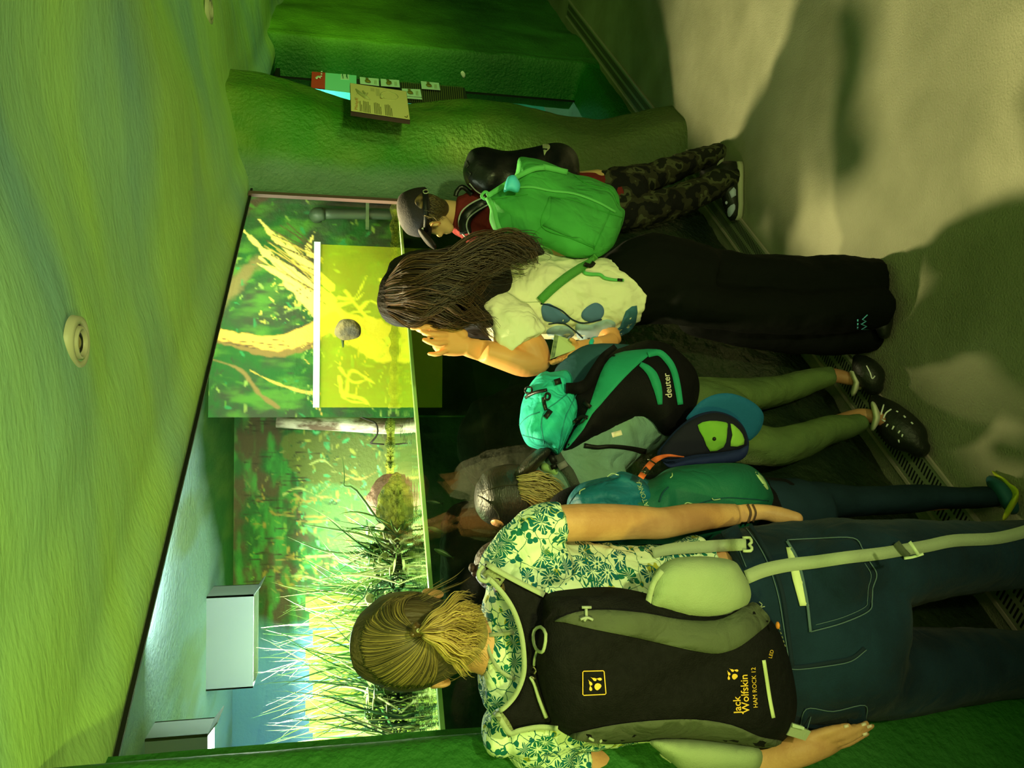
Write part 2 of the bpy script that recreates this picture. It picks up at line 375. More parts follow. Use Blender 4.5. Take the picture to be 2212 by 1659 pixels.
def gridmesh(name, fn, us, vs, m, parent=None, colfn=None):
    V = [fn(u, v) for v in vs for u in us]; nu = len(us)
    Fc = [(j * nu + i, j * nu + i + 1, (j + 1) * nu + i + 1, (j + 1) * nu + i) for j in range(len(vs) - 1) for i in range(nu - 1)]
    me = bpy.data.meshes.new(name); me.from_pydata([tuple(q) for q in V], [], Fc)
    if colfn is not None:
        pp = np.array([PX(q) for q in V]); c = colfn(pp[:, 0], pp[:, 1], np.array([tuple(q) for q in V])); ca = me.color_attributes.new('Col', 'FLOAT_COLOR', 'POINT')
        ca.data.foreach_set('color', np.hstack([np.clip(c, 0.002, .95), np.ones((len(c), 1))]).ravel())
    me.update(); return link(name, me, m, parent)
# ================================================================== THE ROOM
def sst(a, b, v): t = min(1, max(0, (v - a) / (b - a))); return t * t * (3 - 2 * t)
from mathutils import noise as MN
def fb1(a, b, sc, oct=4, seed=0): return .5 + .42 * MN.fractal(Vector((a * sc, b * sc, seed * 7.3)), 1.0, 2.0, oct)
m_floor = mat('floor_concrete', (.33, .32, .22), .75, .25, (.235, .235, .15), 3.2, .35, 160, detail=9, bump2=.15, b2scale=18)
m_ceil = mat('ceiling_plaster', A(112, 150, 58, .46), .8, .2, A(86, 124, 82, .46), 1.1, .20, 46, detail=2, bump2=.28, b2scale=7, ramp=(.40, .72), stretch=(.7, 2.4, 1))  # bluish shade streaks put into the plaster colour as stretched noise
m_wall = mat('wall_plaster', A(60, 130, 22, .62), .62, .35, A(92, 138, 34, .62), 2.4, .5, 60, detail=8, bump2=.5, b2scale=11, ramp=(.35, .68))
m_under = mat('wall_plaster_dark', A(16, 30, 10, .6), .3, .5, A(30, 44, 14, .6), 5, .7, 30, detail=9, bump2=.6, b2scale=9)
m_black = mat('black_trim', (.008, .008, .008), .5)
o = mesh('floor', ([Vector(q) for q in ((-4, -3.5, 0), (9, -3.5, 0), (9, 9, 0), (-4, 9, 0))], [(0, 1, 2, 3)]), m_floor, smooth=False); tag(o, kind='structure')
def zceil(s, n):
    z = 2.062 + .05 * sst(1.6, 1.47, n) + .035 * sst(1.50, 1.2, n) + .14 * sst(1.35, .55, n) + .08 * sst(.7, -.8, n)
    u = (s - .35 * n); z += .034 * math.sin(u * 4.3 + n * 1.3) * sst(1.55, .9, n) + .035 * (fb1(s * .8, n * 1.6, 1.5, 3, 5) - .5) * sst(1.6, 1.2, n)
    if s > 3.3: z += .05 * sst(3.3, 4.2, s)
    return z
ss = np.arange(-3.6, 8.6, .06); ns_ = np.concatenate([np.arange(-3.4, .4, .14), np.arange(.4, 1.66, .03)])
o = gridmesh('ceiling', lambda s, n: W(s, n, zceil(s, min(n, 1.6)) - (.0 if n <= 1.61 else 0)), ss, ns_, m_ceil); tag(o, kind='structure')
o = mesh('trim_1', wbox(.5, 3.3, 1.60, 1.63, 2.058, 2.40), mat('lip_edge', A(60, 78, 36), .8, col2=A(92, 110, 52), nscale=9, bump=.3), smooth=False); tag(o, kind='structure')
o = mesh('trim_2', wbox(.5, 3.3, 1.594, 1.602, 2.048, 2.0575), m_black, smooth=False); tag(o, kind='structure')
Sceil = Surf(bpy.data.objects['ceiling'])
# right part: swelling column, recess of the second window, far wall
def nright(s, z):
    pk = 1.345 - .05 * sst(1.5, 2.1, z) + .03 * math.sin(z * 5)
    n = 1.59 + (pk - 1.59) * sst(3.24, 3.62, s)
    n += (1.80 - pk) * sst(3.80, 4.12, s)
    inz = sst(.10, .16, z) * sst(2.16, 2.10, z)
    rec = 1.80 * inz + (1.52) * (1 - inz)
    if s > 4.0: n = n + (rec - n) * sst(4.0, 4.15, s)
    if s > 5.17: n = rec + (1.50 - rec) * sst(5.17, 5.24, s) + .05 * sst(5.6, 6.3, s) * 1
    foot = .16 * sst(.5, 0, z) * sst(3.3, 3.6, s) * sst(4.3, 3.9, s)
    n -= foot * .5
    return n + .03 * (fb1(s, z, 2.3, 4, 3) - .5) + .008 * (fb1(s, z, 14, 3, 4) - .5)
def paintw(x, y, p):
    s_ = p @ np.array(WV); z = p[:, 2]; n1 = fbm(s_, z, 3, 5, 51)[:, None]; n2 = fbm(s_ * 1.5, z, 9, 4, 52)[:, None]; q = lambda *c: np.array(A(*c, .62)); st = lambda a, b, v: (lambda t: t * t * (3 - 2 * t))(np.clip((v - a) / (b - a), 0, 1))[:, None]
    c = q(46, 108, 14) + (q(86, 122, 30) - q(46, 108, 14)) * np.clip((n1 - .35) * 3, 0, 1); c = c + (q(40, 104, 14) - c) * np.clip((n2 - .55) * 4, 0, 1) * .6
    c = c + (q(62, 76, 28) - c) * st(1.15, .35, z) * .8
    j = 1 - st(3.33, 3.42, s_ + .03 * (n2[:, 0] - .5)); c = c + (q(84, 118, 66) * (.8 + .4 * n2) - c) * j  # tank light on the jamb put into its pale colour
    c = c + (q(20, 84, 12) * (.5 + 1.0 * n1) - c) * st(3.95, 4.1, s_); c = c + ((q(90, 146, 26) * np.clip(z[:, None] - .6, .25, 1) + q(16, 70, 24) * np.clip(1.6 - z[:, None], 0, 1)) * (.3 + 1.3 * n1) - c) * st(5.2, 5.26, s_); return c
sr = np.concatenate([np.arange(3.215, 5.1, .022), np.arange(5.1, 5.3, .01), np.arange(5.3, 8.5, .05)]); zr = np.arange(0, 2.34, .024)
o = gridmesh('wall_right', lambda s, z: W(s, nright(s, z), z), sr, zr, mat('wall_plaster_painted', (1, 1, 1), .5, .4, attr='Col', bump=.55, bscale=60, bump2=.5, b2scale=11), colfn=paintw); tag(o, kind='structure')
bm = bmesh.new(); bm.from_mesh(o.data); bmesh.ops.delete(bm, geom=[f for f in bm.faces if 4.17 < f.calc_center_median().dot(WV) < 5.172 and .15 < f.calc_center_median().z < 2.09], context='FACES'); bm.to_mesh(o.data); bm.free()
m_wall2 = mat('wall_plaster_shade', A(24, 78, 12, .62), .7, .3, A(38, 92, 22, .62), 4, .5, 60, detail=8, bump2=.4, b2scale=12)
def nleft(s, z): return 1.40 + .19 * sst(.66, .775, s) + .02 * (fb1(s, z, 4, 3, 8) - .5)
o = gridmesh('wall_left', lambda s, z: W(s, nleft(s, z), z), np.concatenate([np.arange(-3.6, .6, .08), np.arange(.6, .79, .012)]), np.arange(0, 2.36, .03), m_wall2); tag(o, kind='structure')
def nlow(s, z): return 1.535 - .09 * math.sin(min(z, .78) / .78 * math.pi) * (.4 + fb1(s, z, 1.6, 3, 9)) + .03 * (fb1(s, z, 8, 4, 2) - .5)
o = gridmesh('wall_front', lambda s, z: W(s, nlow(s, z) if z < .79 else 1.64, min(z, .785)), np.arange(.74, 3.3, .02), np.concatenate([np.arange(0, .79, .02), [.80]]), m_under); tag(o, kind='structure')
# far closing walls of the room behind the camera (seen only as faint reflections)
m_bk = mat('wall_back_plaster', A(60, 84, 40), .8)
o = mesh('wall_back', wbox(-3.6, 8.6, -3.5, -3.4, 0, 2.45), m_bk, smooth=False); tag(o, kind='structure')
o = mesh('wall_far', wbox(8.5, 8.6, -3.5, 1.8, 0, 2.45), m_bk, smooth=False); tag(o, kind='structure')
o = mesh('wall_near', wbox(-3.7, -3.6, -3.5, 1.8, 0, 2.45), m_bk, smooth=False); tag(o, kind='structure')
# brown frame strip and pale jamb strip at the window's right end
o = mesh('trim_3', wbox(3.195, 3.222, 1.585, 1.60, .78, 2.06), mat('frame_brown', A(92, 74, 48), .5), smooth=False); tag(o, kind='structure')
# drain channel along the wall
G = thing('floor_drain', W(3.6, 1.43, 0), 'long slotted metal drain channel set in the floor along the foot of the wall', 'drain')
m_gr = mat('drain_metal', (.24, .26, .17), .6, .3); m_slot = mat('drain_slot', (.004, .006, .004), .9); m_edge = mat('drain_edge', A(150, 148, 92), .6)
mesh('grate', wbox(.4, 6.32, 1.375, 1.475, .001, .006), m_gr, G, False)
mesh('rim', join(wbox(.4, 6.32, 1.477, 1.487, .001, .009), wbox(.4, 6.32, 1.363, 1.373, .001, .009)), m_edge, G, False)
sl = []
for r0 in (1.385, 1.432):
    for k in range(440):
        s0 = .45 + k * .0133; V = [W(s0 + .006, r0, .0068), W(s0 + .012, r0, .0068), W(s0 + .006, r0 + .032, .0068), W(s0, r0 + .032, .0068)]; sl.append((V, [(0, 1, 2, 3)]))
o = mesh('slots', join(*sl), m_slot, G, False)
# ceiling downlights (switched off)
m_ring = mat('lamp_ring', A(150, 158, 92), .45, .5); m_dark = mat('lamp_dark', (.01, .012, .006), .3, .6); m_chrome = mat('lamp_glass', A(120, 110, 50), .2, .6)
for (x, y, r, lab) in ((163, 740, .058, 'round recessed ceiling downlight above the tank window'), (450, 22, .058, 'round recessed ceiling downlight at the far right end of the ceiling')):
    c = EYE + ray(x, y).normalized() * Sceil.hit(x, max(y, 4)); c.z -= .002
    t = thing('ceiling_downlight', c, lab, 'ceiling lamp', 'recessed downlights in the plaster ceiling')
    def ringp(r0, r1, z0, z1):
        V = []; n = 40; prof = ((r0, z1), (r0 + .002, z0), ((r0 + r1) / 2, z0 - .002), (r1 - .003, z0), (r1, z1))
        for k in range(n):
            a = 2 * math.pi * k / n
            for (q, zz) in prof: V.append(c + Vector((q * math.cos(a), q * math.sin(a), zz)))
        m = len(prof); return V, [(k * m + j, k * m + j + 1, ((k + 1) % n) * m + j + 1, ((k + 1) % n) * m + j) for k in range(n) for j in range(m - 1)]
    mesh('outer_ring', ringp(r * .66, r, -.009, .006), m_ring, t); mesh('inner_ring', ringp(r * .44, r * .64, -.012, .0), m_ring, t)
    mesh('cup', ringp(r * .30, r * .46, -.004, .02), m_dark, t); mesh('bulb', ell(c + Vector((0, 0, -.001)), (r * .3, r * .3, .006)), m_chrome, t)
# ================================================================== SECOND WINDOW AND SIGNS
m_blue = mat('tank_blue', A(90, 215, 160, .5), .6)
w2 = mesh('window_2', join(wbox(4.05, 5.2, 1.745, 1.752, .12, 2.12)), glassmat('window_2_glass', (.8, .95, .9)), smooth=False); tag(w2, kind='structure')
o = mesh('wall_2', wbox(3.9, 8.2, 2.30, 2.34, 0, 2.3), m_blue, smooth=False); tag(o, kind='structure')
o = mesh('trim_4', join(wbox(5.145, 5.165, 1.737, 1.745, .12, 2.12), wbox(4.0, 5.2, 1.70, 1.745, 2.085, 2.11)), m_black, smooth=False); tag(o, kind='structure')
light('AREA', 'tank_lamp', W(6.4, 2.0, 2.2), W(6.6, 2.3, 1.1), 34, (.6, 1, .75), 2.0, .2)
# board leaning on the column
def plane_quad(px, n): return [PN(*q, n) for q in px]
I = thing('information_board', P(820, 220, 3.4), 'pale yellow printed board with an animal drawing and text columns, fixed to the green column', 'sign')
q3 = [P(756, 179, 3.62), P(878, 197, 3.62), P(886, 260, 3.36), P(758, 241, 3.36)]
mesh('board', slab(q3, .018), mat('board_edge', (.010, .008, .005), 1, 0), I, False)
def bil(q, u, v): return q[0].lerp(q[1], u).lerp(q[3].lerp(q[2], u), v)
qn = (q3[1] - q3[0]).cross(q3[3] - q3[0]).normalized(); qn = qn if qn.dot(EYE - q3[0]) > 0 else -qn
def on_board(u0, v0, u1, v1, off=.001): return [bil(q3, a, b) + qn * off for a, b in ((u0, v0), (u1, v0), (u1, v1), (u0, v1))]
mesh('printed_face', (on_board(.004, .01, .996, .985, .0006), [(0, 1, 2, 3)]), mat('board_paper', A(205, 208, 100, .8), .5), I, False)
m_ink = mat('ink_olive', A(78, 82, 22), .7); m_red = mat('ink_red', A(170, 110, 30), .7); m_inkg = mat('ink_grey', A(150, 160, 76), .7)
ln = []; lc_ = []
for (u0, k, v0, v1) in ((.155, 2, .60, .97), (.215, 5, .58, .98), (.40, 5, .58, .98), (.585, 5, .58, .98)):
    for i in range(k): u = u0 + i * .026; e = v0 + (.12 if i == k - 1 else RS.uniform(0, .03)); ln.append((on_board(u, e, u + .011, v1 - .02), [(0, 1, 2, 3)]))
for (u, a, b, n_) in ((.36, .08, .2, 5), (.45, .08, .34, 5), (.07, .5, .58, 3)):
    for i in range(n_): lc_.append((on_board(u + i * .014, a, u + i * .014 + .006, b), [(0, 1, 2, 3)]))
mesh('text_columns', join(*ln), m_ink, I, False); mesh('captions', join(*lc_), m_inkg, I, False)
class QuadS:
    def __init__(self, q, nn): self.q = q; self.n = nn
    def pts(self, pts, h=.001, relax=0):
        hh = h if hasattr(h, '__len__') else [h] * len(pts); out = []
        for p, k in zip(pts, hh):
            r = ray(*p); t = (self.q - EYE).dot(self.n) / r.dot(self.n); out.append(EYE + r * t + self.n * k)
        return out
    def depth(self, pts): return [(p - EYE).length for p in self.pts(pts, 0)]
SB = QuadS(q3[0], qn)
mesh('title', text_on('Pfeilgift', (772, 238), (.05, -1), 9, SB, .001), m_red, I, False)
mesh('drawing', join(ribbon([(768, 192), (775, 200), (790, 210), (800, 216)], [2, 7, 8, 2], SB, .001, .0004), ribbon([(775, 198), (770, 205)], 1.5, SB, .001, .0004), ribbon([(783, 196), (790, 204), (795, 201)], [3, 5, 2], SB, .001, .0004),
     cord([(823, 202), (835, 198), (853, 203), (860, 210), (853, 216), (835, 215), (824, 209)], .8, SB, .001, closed=True), EP(825, 208, 3.5, 3, 4, .002)), m_inkg, I)
mesh('corner_mark', cord([(874, 252), (879, 254), (880, 250)], .7, SB, .001), m_ink, I)
# signs on the glass of the second window
def wsign(px, n, th=.006): return slab(plane_quad(px, n), th)
SW = QuadS(W(0, 1.70, 0), -MV)
T = thing('display_panel', PN(720, 165, 1.70), 'red and mint panel with a white bird emblem on the second tank window', 'sign')
mesh('red_header', wsign([(674, 149), (703, 152), (702, 190), (672, 188)], 1.705), mat('sign_red', A(186, 62, 32), .5), T, False)
mesh('mint_field', wsign([(703, 152), (770, 158), (770, 200), (702, 192)], 1.705), mat('sign_mint', A(128, 222, 140, .8), .5), T, False)
m_white = mat('print_white', A(225, 240, 170, .85), .6)
mesh('emblem', join(patch([(681, 169), (685, 165), (690, 164), (693, 167), (692, 171), (688, 168), (685, 172)], SW, .003, .001, 4), *[ribbon([(696 + dx, 154 + dy), (696 + dx, 157 + dy)], 3.2, SW, .003, .001) for dx, dy in ((-1, 0), (-1.5, 5), (-2, 10))]), m_white, T)
mesh('label_card', wsign([(736, 159), (754, 161), (754, 172), (736, 171)], 1.7035, .002), mat('card_pale', A(190, 236, 150, .8), .6), T, False)
mesh('label_marks', join(ribbon([(740, 161), (740, 165)], 2, SW, .004, .001), ribbon([(749, 161), (749, 167)], 2.5, SW, .004, .001), ribbon([(741, 166), (741, 170)], 1.5, SW, .004, .001), ribbon([(750, 167), (750, 170)], 1.5, SW, .004, .001)), mat('ink_green', A(24, 96, 40), .6), T, False)
R_ = thing('ribbed_board', PN(890, 190, 1.70), 'dark ribbed board carrying fish cards on the second tank window', 'board')
mesh('panel', wsign([(771, 160), (1000, 177), (1014, 228), (771, 215)], 1.725), mat('board_dark', A(40, 48, 22), .6), R_, False)
rb = [ribbon([(868 + i * 4.6 if i > 5 else 868 + i * 4.6, 168 + i * .35), (872 + i * 4.6, 222)], 1.8, QuadS(W(0, 1.722, 0), -MV), .004, .003) for i in range(29)]
mesh('ribs', join(*rb), mat('board_rib', A(84, 88, 34), .6), R_, False)
m_card = mat('card_white', A(196, 244, 168, .85), .5); m_fish = mat('print_fish', A(120, 112, 30), .6); m_fishd = mat('print_dark', A(60, 60, 26), .6)
cards = [((777, 166), (818, 170), (819, 185), (778, 180), 'fish card with a spiny fish, topmost on the ribbed board'), ((822, 170), (862, 173), (864, 188), (823, 185), 'fish card with a round fish, second from the top'),
         ((868, 191), (908, 193), (911, 209), (870, 206), 'fish card at the edge of the yellow board, with a thin strip below'), ((909, 175), (948, 179), (951, 194), (911, 191), 'fish card standing apart, lowest on the ribbed board')]
for i, (a, b, c, d, lab) in enumerate(cards):
    t = thing('fish_card', PN((a[0] + c[0]) / 2, (a[1] + c[1]) / 2, 1.70), lab, 'card', 'fish cards on the ribbed board')
    mesh('card', wsign([a, b, c, d], 1.705, .003), m_card, t, False); cx, cy = (a[0] + c[0]) / 2 - 4, (a[1] + c[1]) / 2
    sh = [(cx - 6, cy - 1), (cx - 2, cy - 3.5), (cx + 4, cy - 2), (cx + 7, cy + 2), (cx + 4, cy + 3), (cx - 2, cy + 2.5)] if i != 1 else [(cx - 5, cy), (cx - 1, cy - 4), (cx + 5, cy - 3), (cx + 7, cy + 1), (cx + 2, cy + 4), (cx - 3, cy + 3)]
    mesh('fish_drawing', join(patch(sh, SW, .003, .001, 4), patch([(cx - 1, cy - 3), (cx - 5, cy - 7), (cx + 2, cy - 6)], SW, .003, .001, 4, 2)), m_fish, t)
    mesh('caption', join(*[ribbon([(b[0] - 9 + k * 3, b[1] + 4), (b[0] - 8.6 + k * 3, c[1] - 3)], 1.1, SW, .003, .001) for k in range(2)]), m_inkg, t, False)
mesh('strip', wsign([(871, 208), (911, 211), (912, 214), (872, 211)], 1.70, .003), m_card, R_, False)
o = mesh('sticker', patch([(995, 157), (999, 153), (1004, 158), (1005, 165), (1001, 168), (997, 163)], Surf(bpy.data.objects['wall_right']), .004, .003, 6), m_white); tag(o, 'small white torn sticker on the green side of the window recess', 'sticker')
# ================================================================== THE TANK
ZW = 1.414; Y1, Y2, ZT = 3.9, 4.7, 2.29; XC = -.17
T0 = Vector(lin((0, 0, 0)))
def C3(r, g, b, e=.8): return np.array(A(r, g, b, e, (.9, 1, .72)))
def mixc(c, d, a): return c * (1 - a[:, None]) + d * a[:, None]
def stroke(c, x, y, path, wd, colr, soft=1.5, rough=0, seed=0):
    p = cr(path, 6); d = np.full(x.shape, 1e9); ww = wd if hasattr(wd, '__len__') else [wd] * len(path); ww = np.interp(np.linspace(0, 1, len(p)), np.linspace(0, 1, len(ww)), ww)
    for i in range(len(p) - 1):
        a, b = p[i], p[i + 1]; ab = b - a; t = np.clip(((x - a[0]) * ab[0] + (y - a[1]) * ab[1]) / (ab @ ab + 1e-9), 0, 1)
        d = np.minimum(d, np.hypot(x - a[0] - t * ab[0], y - a[1] - t * ab[1]) - ww[i] / 2)
    if rough: d = d + rough * (fbm(x, y, .06, 3, seed) - .5) * 2
    return mixc(c, np.array(colr) if np.ndim(colr) == 1 else colr, np.clip(.5 - d / soft, 0, 1)) if np.ndim(colr) == 1 else c
def leaves(c, x, y, n, box_, size, cols, seed):
    R = np.random.RandomState(seed)
    for i in range(n):
        cx, cy = R.uniform(box_[0], box_[1]), R.uniform(box_[2], box_[3]); a = R.uniform(0, 3.14); l = size * R.uniform(.5, 1.4); wd = l * R.uniform(.2, .45)
        dx, dy = x - cx, y - cy; u = dx * math.cos(a) + dy * math.sin(a); v = -dx * math.sin(a) + dy * math.cos(a); k = np.clip(1.6 - ((u / l) ** 2 + (v / wd) ** 2) * 1.6, 0, 1) * R.uniform(.4, .9)
        s = k > 0
        if s.any(): c[s] = c[s] * (1 - k[s, None]) + np.array(cols[R.randint(len(cols))])[None] * k[s, None]
    return c
G1, G2, G3, G4 = C3(30, 78, 28), C3(66, 116, 34), C3(46, 58, 34), C3(124, 152, 62)
YW, YW2, BR, BR2 = C3(222, 200, 92), C3(170, 150, 60), C3(74, 62, 36), C3(110, 96, 48)
def paint1(x, y, p):
    f = fbm(x, y, .022, 5, 21); g = fbm(x * .35, y, .05, 4, 22); c = mixc(np.tile(G3, (len(x), 1)), G1, np.clip((f - .35) * 3, 0, 1)); c = mixc(c, G2, np.clip((g - .5) * 4, 0, 1) * .8)
    c = stroke(c, x, y, [(620, 400), (520, 460), (440, 560)], [16, 20, 30], C3(70, 58, 36), 6, 6, 1); c = stroke(c, x, y, [(560, 560), (500, 620), (440, 660)], [20, 40, 50], C3(104, 96, 50), 12, 10, 2)
    c = leaves(c, x, y, 260, (440, 860, 430, 900), 9, [G2, G4, G1, G3, C3(40, 120, 60)], 5)
    c = leaves(c, x, y, 60, (560, 700, 600, 700), 7, [C3(190, 190, 70), G4], 6)
    # splintered stump
    for (a, b, e, wd) in (((690, 600), (600, 520), (560, 474), 12), ((700, 640), (590, 560), (516, 488), 16), ((720, 650), (600, 590), (556, 570), 10), ((715, 620), (640, 545), (590, 500), 9), ((690, 560), (665, 540), (680, 500), 8), ((700, 660), (620, 600), (560, 556), 8)):
        c = stroke(c, x, y, [a, b, e], [wd * 1.8, wd, 1], YW, 2, 5, int(a[0])); 
    for k in range(22):
        R = np.random.RandomState(k); u = R.uniform(0, 1); a = (700 - 10 * u, 545 + 105 * u); b = (a[0] - R.uniform(60, 130), a[1] - R.uniform(40, 80)); c = stroke(c, x, y, [a, b], [2.2, .8], BR if k % 2 else YW2, 1.5)
    c = stroke(c, x, y, [(615, 612), (680, 655), (740, 700), (830, 740)], [10, 40, 60, 90], C3(215, 190, 90), 4, 8, 7)
    for k in range(14):
        R = np.random.RandomState(k + 40); cx = R.uniform(640, 700); cy = 600 + (cx - 615) * .62 + R.uniform(-12, 14); c = stroke(c, x, y, [(cx, cy), (cx + 3, cy + 2)], 3, BR, 1.5)
    c = stroke(c, x, y, [(455, 720), (520, 735), (590, 745), (660, 725), (720, 690)], [22, 34, 40, 40, 30], C3(196, 156, 62), 3, 5, 8)
    c = stroke(c, x, y, [(460, 735), (530, 752), (600, 765), (680, 745)], [8, 14, 16, 12], C3(110, 92, 44), 3, 5, 9)
    for k in range(16):
        R = np.random.RandomState(k + 70); a = R.uniform(470, 680); b = 728 + 14 * math.sin((a - 455) / 80) + R.uniform(-10, 14); c = stroke(c, x, y, [(a, b), (a + R.uniform(10, 26), b + 3)], 1.8, BR, 1)
    c = stroke(c, x, y, [(540, 800), (590, 825), (650, 845), (690, 850)], [2, 5, 6, 7], YW2, 2, 2, 3); c = stroke(c, x, y, [(455, 775), (520, 800), (560, 850), (600, 880)], [4, 8, 8, 10], BR2, 3, 3, 3)
    for k in range(40):
        R = np.random.RandomState(k + 90); a = R.uniform(640, 860); b = R.uniform(720, 890); c = stroke(c, x, y, [(a, b), (a + R.uniform(-14, 14), b + R.uniform(8, 26))], 2, G4 if k % 3 else YW2, 1.2)
    c = leaves(c, x, y, 520, (440, 870, 430, 900), 6, [C3(120, 200, 70), C3(170, 200, 80), G4, C3(30, 70, 30), C3(90, 150, 70)], 77) if False else c
    # roots and pale growth low down
    for k in range(16):
        R = np.random.RandomState(k + 200); a = (R.uniform(720, 840), R.uniform(540, 880)); c = stroke(c, x, y, [a, (a[0] + R.uniform(10, 40), a[1] + R.uniform(-50, 50)), (a[0] + 60, a[1] + R.uniform(-60, 60))], [8, 5, 2], C3(200, 205, 90), 3, 3, k)
    return c
def paint2(x, y, p):
    sky = np.clip((y - 1330 + 60 * (fbm(x, y, .02, 3, 4) - .5)) / 60, 0, 1)
    f = fbm(x, y, .02, 5, 31); g = fbm(x, y * .4, .06, 4, 32); c = mixc(np.tile(C3(40, 84, 34), (len(x), 1)), C3(72, 66, 38), np.clip((f - .45) * 5, 0, 1)); c = mixc(c, C3(60, 140, 50), np.clip((g - .5) * 4, 0, 1) * .7)
    # rounded bushes, pale teal foliage towards the light
    c = stroke(c, x, y, [(640, 960), (700, 1000), (800, 1000)], [60, 130, 120], C3(84, 98, 40), 8, 16, 5); c = stroke(c, x, y, [(690, 1080), (740, 1120), (820, 1140)], [80, 140, 120], C3(84, 120, 56), 8, 16, 6)
    c = leaves(c, x, y, 260, (530, 880, 900, 1300), 7, [C3(46, 60, 34), C3(92, 98, 44), C3(40, 84, 40), C3(120, 130, 60)], 95)
    c = leaves(c, x, y, 300, (640, 880, 900, 1300), 8, [C3(110, 200, 110), C3(70, 170, 90), C3(150, 160, 60), C3(60, 130, 70)], 15)
    c = leaves(c, x, y, 120, (530, 700, 1050, 1280), 9, [C3(110, 150, 50), C3(60, 110, 40), C3(150, 130, 50)], 16)
    for k in range(14):
        R = np.random.RandomState(k + 300); a = (R.uniform(560, 800), R.uniform(930, 1260)); c = stroke(c, x, y, [a, (a[0] + R.uniform(20, 50), a[1] + R.uniform(-20, 20)), (a[0] + R.uniform(50, 90), a[1] + R.uniform(-30, 30))], [4, 3, 1], C3(140, 128, 58) if k % 2 else C3(150, 164, 80), 2, 3, k)
    for k in range(40):
        R = np.random.RandomState(k + 500); a = (R.uniform(525, 640), R.uniform(905, 1260)); c = stroke(c, x, y, [a, (a[0] + R.uniform(20, 60), a[1] + R.uniform(-6, 6))], 1.6, C3(50, 46, 28), 1.5)
    c = mixc(c, C3(100, 150, 160), sky); return c
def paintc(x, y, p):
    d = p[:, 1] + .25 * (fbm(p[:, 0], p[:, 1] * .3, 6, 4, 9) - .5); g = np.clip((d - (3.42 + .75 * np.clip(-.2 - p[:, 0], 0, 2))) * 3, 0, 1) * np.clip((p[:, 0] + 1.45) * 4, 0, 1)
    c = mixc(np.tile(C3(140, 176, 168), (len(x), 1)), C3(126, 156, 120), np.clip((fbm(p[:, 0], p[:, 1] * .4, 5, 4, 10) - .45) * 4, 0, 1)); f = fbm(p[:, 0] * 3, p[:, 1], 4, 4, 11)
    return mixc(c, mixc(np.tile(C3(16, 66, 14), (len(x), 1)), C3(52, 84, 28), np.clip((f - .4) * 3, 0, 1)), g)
def mmural(n, b=.25): return mat(n, (1, 1, 1), .75, .2, attr='Col', bump=b, bscale=50, bump2=.2, b2scale=8)
o = gridmesh('wall_mural', lambda u, z: Vector((u, Y1 + .012 * math.sin(u * 9), z)), np.arange(XC, 1.16, .006), np.arange(.7, 2.30, .008), mmural('mural_right'), colfn=paint1); tag(o, kind='structure')
o = gridmesh('wall_mural_return', lambda u, z: Vector((XC, u, z)), np.arange(Y1, Y2 + .01, .02), np.arange(.7, 2.30, .02), mmural('mural_side'), colfn=lambda x, y, p: mixc(np.tile(C3(40, 96, 30), (len(x), 1)), C3(90, 120, 50), fbm(p[:, 1], p[:, 2], 9, 4, 3))); tag(o, kind='structure')
o = gridmesh('wall_mural_far', lambda u, z: Vector((u, Y2, z)), np.arange(-2.7, XC + .01, .008), np.arange(.7, 2.30, .009), mmural('mural_far'), colfn=paint2); tag(o, kind='structure')
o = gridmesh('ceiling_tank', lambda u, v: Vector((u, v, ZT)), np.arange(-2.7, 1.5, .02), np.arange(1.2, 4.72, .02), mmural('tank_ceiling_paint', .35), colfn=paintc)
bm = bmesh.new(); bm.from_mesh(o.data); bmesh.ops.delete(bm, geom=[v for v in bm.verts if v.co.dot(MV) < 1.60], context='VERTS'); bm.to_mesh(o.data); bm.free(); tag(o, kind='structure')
o = mesh('wall_tank_left', box((-2.74, .9, .6), (-2.7, 4.72, 2.3)), mat('tank_side', A(80, 130, 110), .7), smooth=False); tag(o, kind='structure')
m_deep = mat('tank_deep', C3(20, 34, 16), .8, .2, C3(40, 60, 24), 3.5, .6, 14, detail=8)
o = mesh('floor_tank', ([W(.62, 1.63, .7), W(3.25, 1.63, .7), Vector((1.18, Y1, .7)), Vector((1.18, 4.8, .7)), Vector((-2.72, 4.8, .7)), Vector((-2.72, 2.2, .7))], [(0, 1, 2, 3, 4, 5)]), m_deep, smooth=False); tag(o, kind='structure')
for nm, a, b in (('wall_deep_right', (XC + .01, Y1 - .03, .7), (1.2, Y1 - .015, 1.40)), ('wall_deep_far', (-2.7, Y2 - .03, .7), (XC, Y2 - .015, 1.40))):
    o = mesh(nm, box(a, b), m_deep, smooth=False); tag(o, kind='structure')
# panes and water
o = mesh('window_1', wbox(.70, 3.215, 1.604, 1.624, .775, 2.058), glassmat('window_1_glass', (.93, .98, .92), 1.45), smooth=False); tag(o, kind='structure')
mw = glassmat('water', (.05, .11, .04), 1.33, .012, .30); nt = mw.node_tree; g = [n for n in nt.nodes if n.type == 'BSDF_GLOSSY'][0]; g.inputs[0].default_value = (.9, 1, .8, 1)
nz = nt.nodes.new('ShaderNodeTexNoise'); nz.inputs['Scale'].default_value = 9; nz.inputs['Detail'].default_value = 4; tc = nt.nodes.new('ShaderNodeTexCoord'); nt.links.new(tc.outputs['Object'], nz.inputs['Vector'])
bp = nt.nodes.new('ShaderNodeBump'); bp.inputs['Strength'].default_value = .06; bp.inputs['Distance'].default_value = .02; nt.links.new(nz.outputs[0], bp.inputs['Height']); nt.links.new(bp.outputs[0], g.inputs['Normal'])
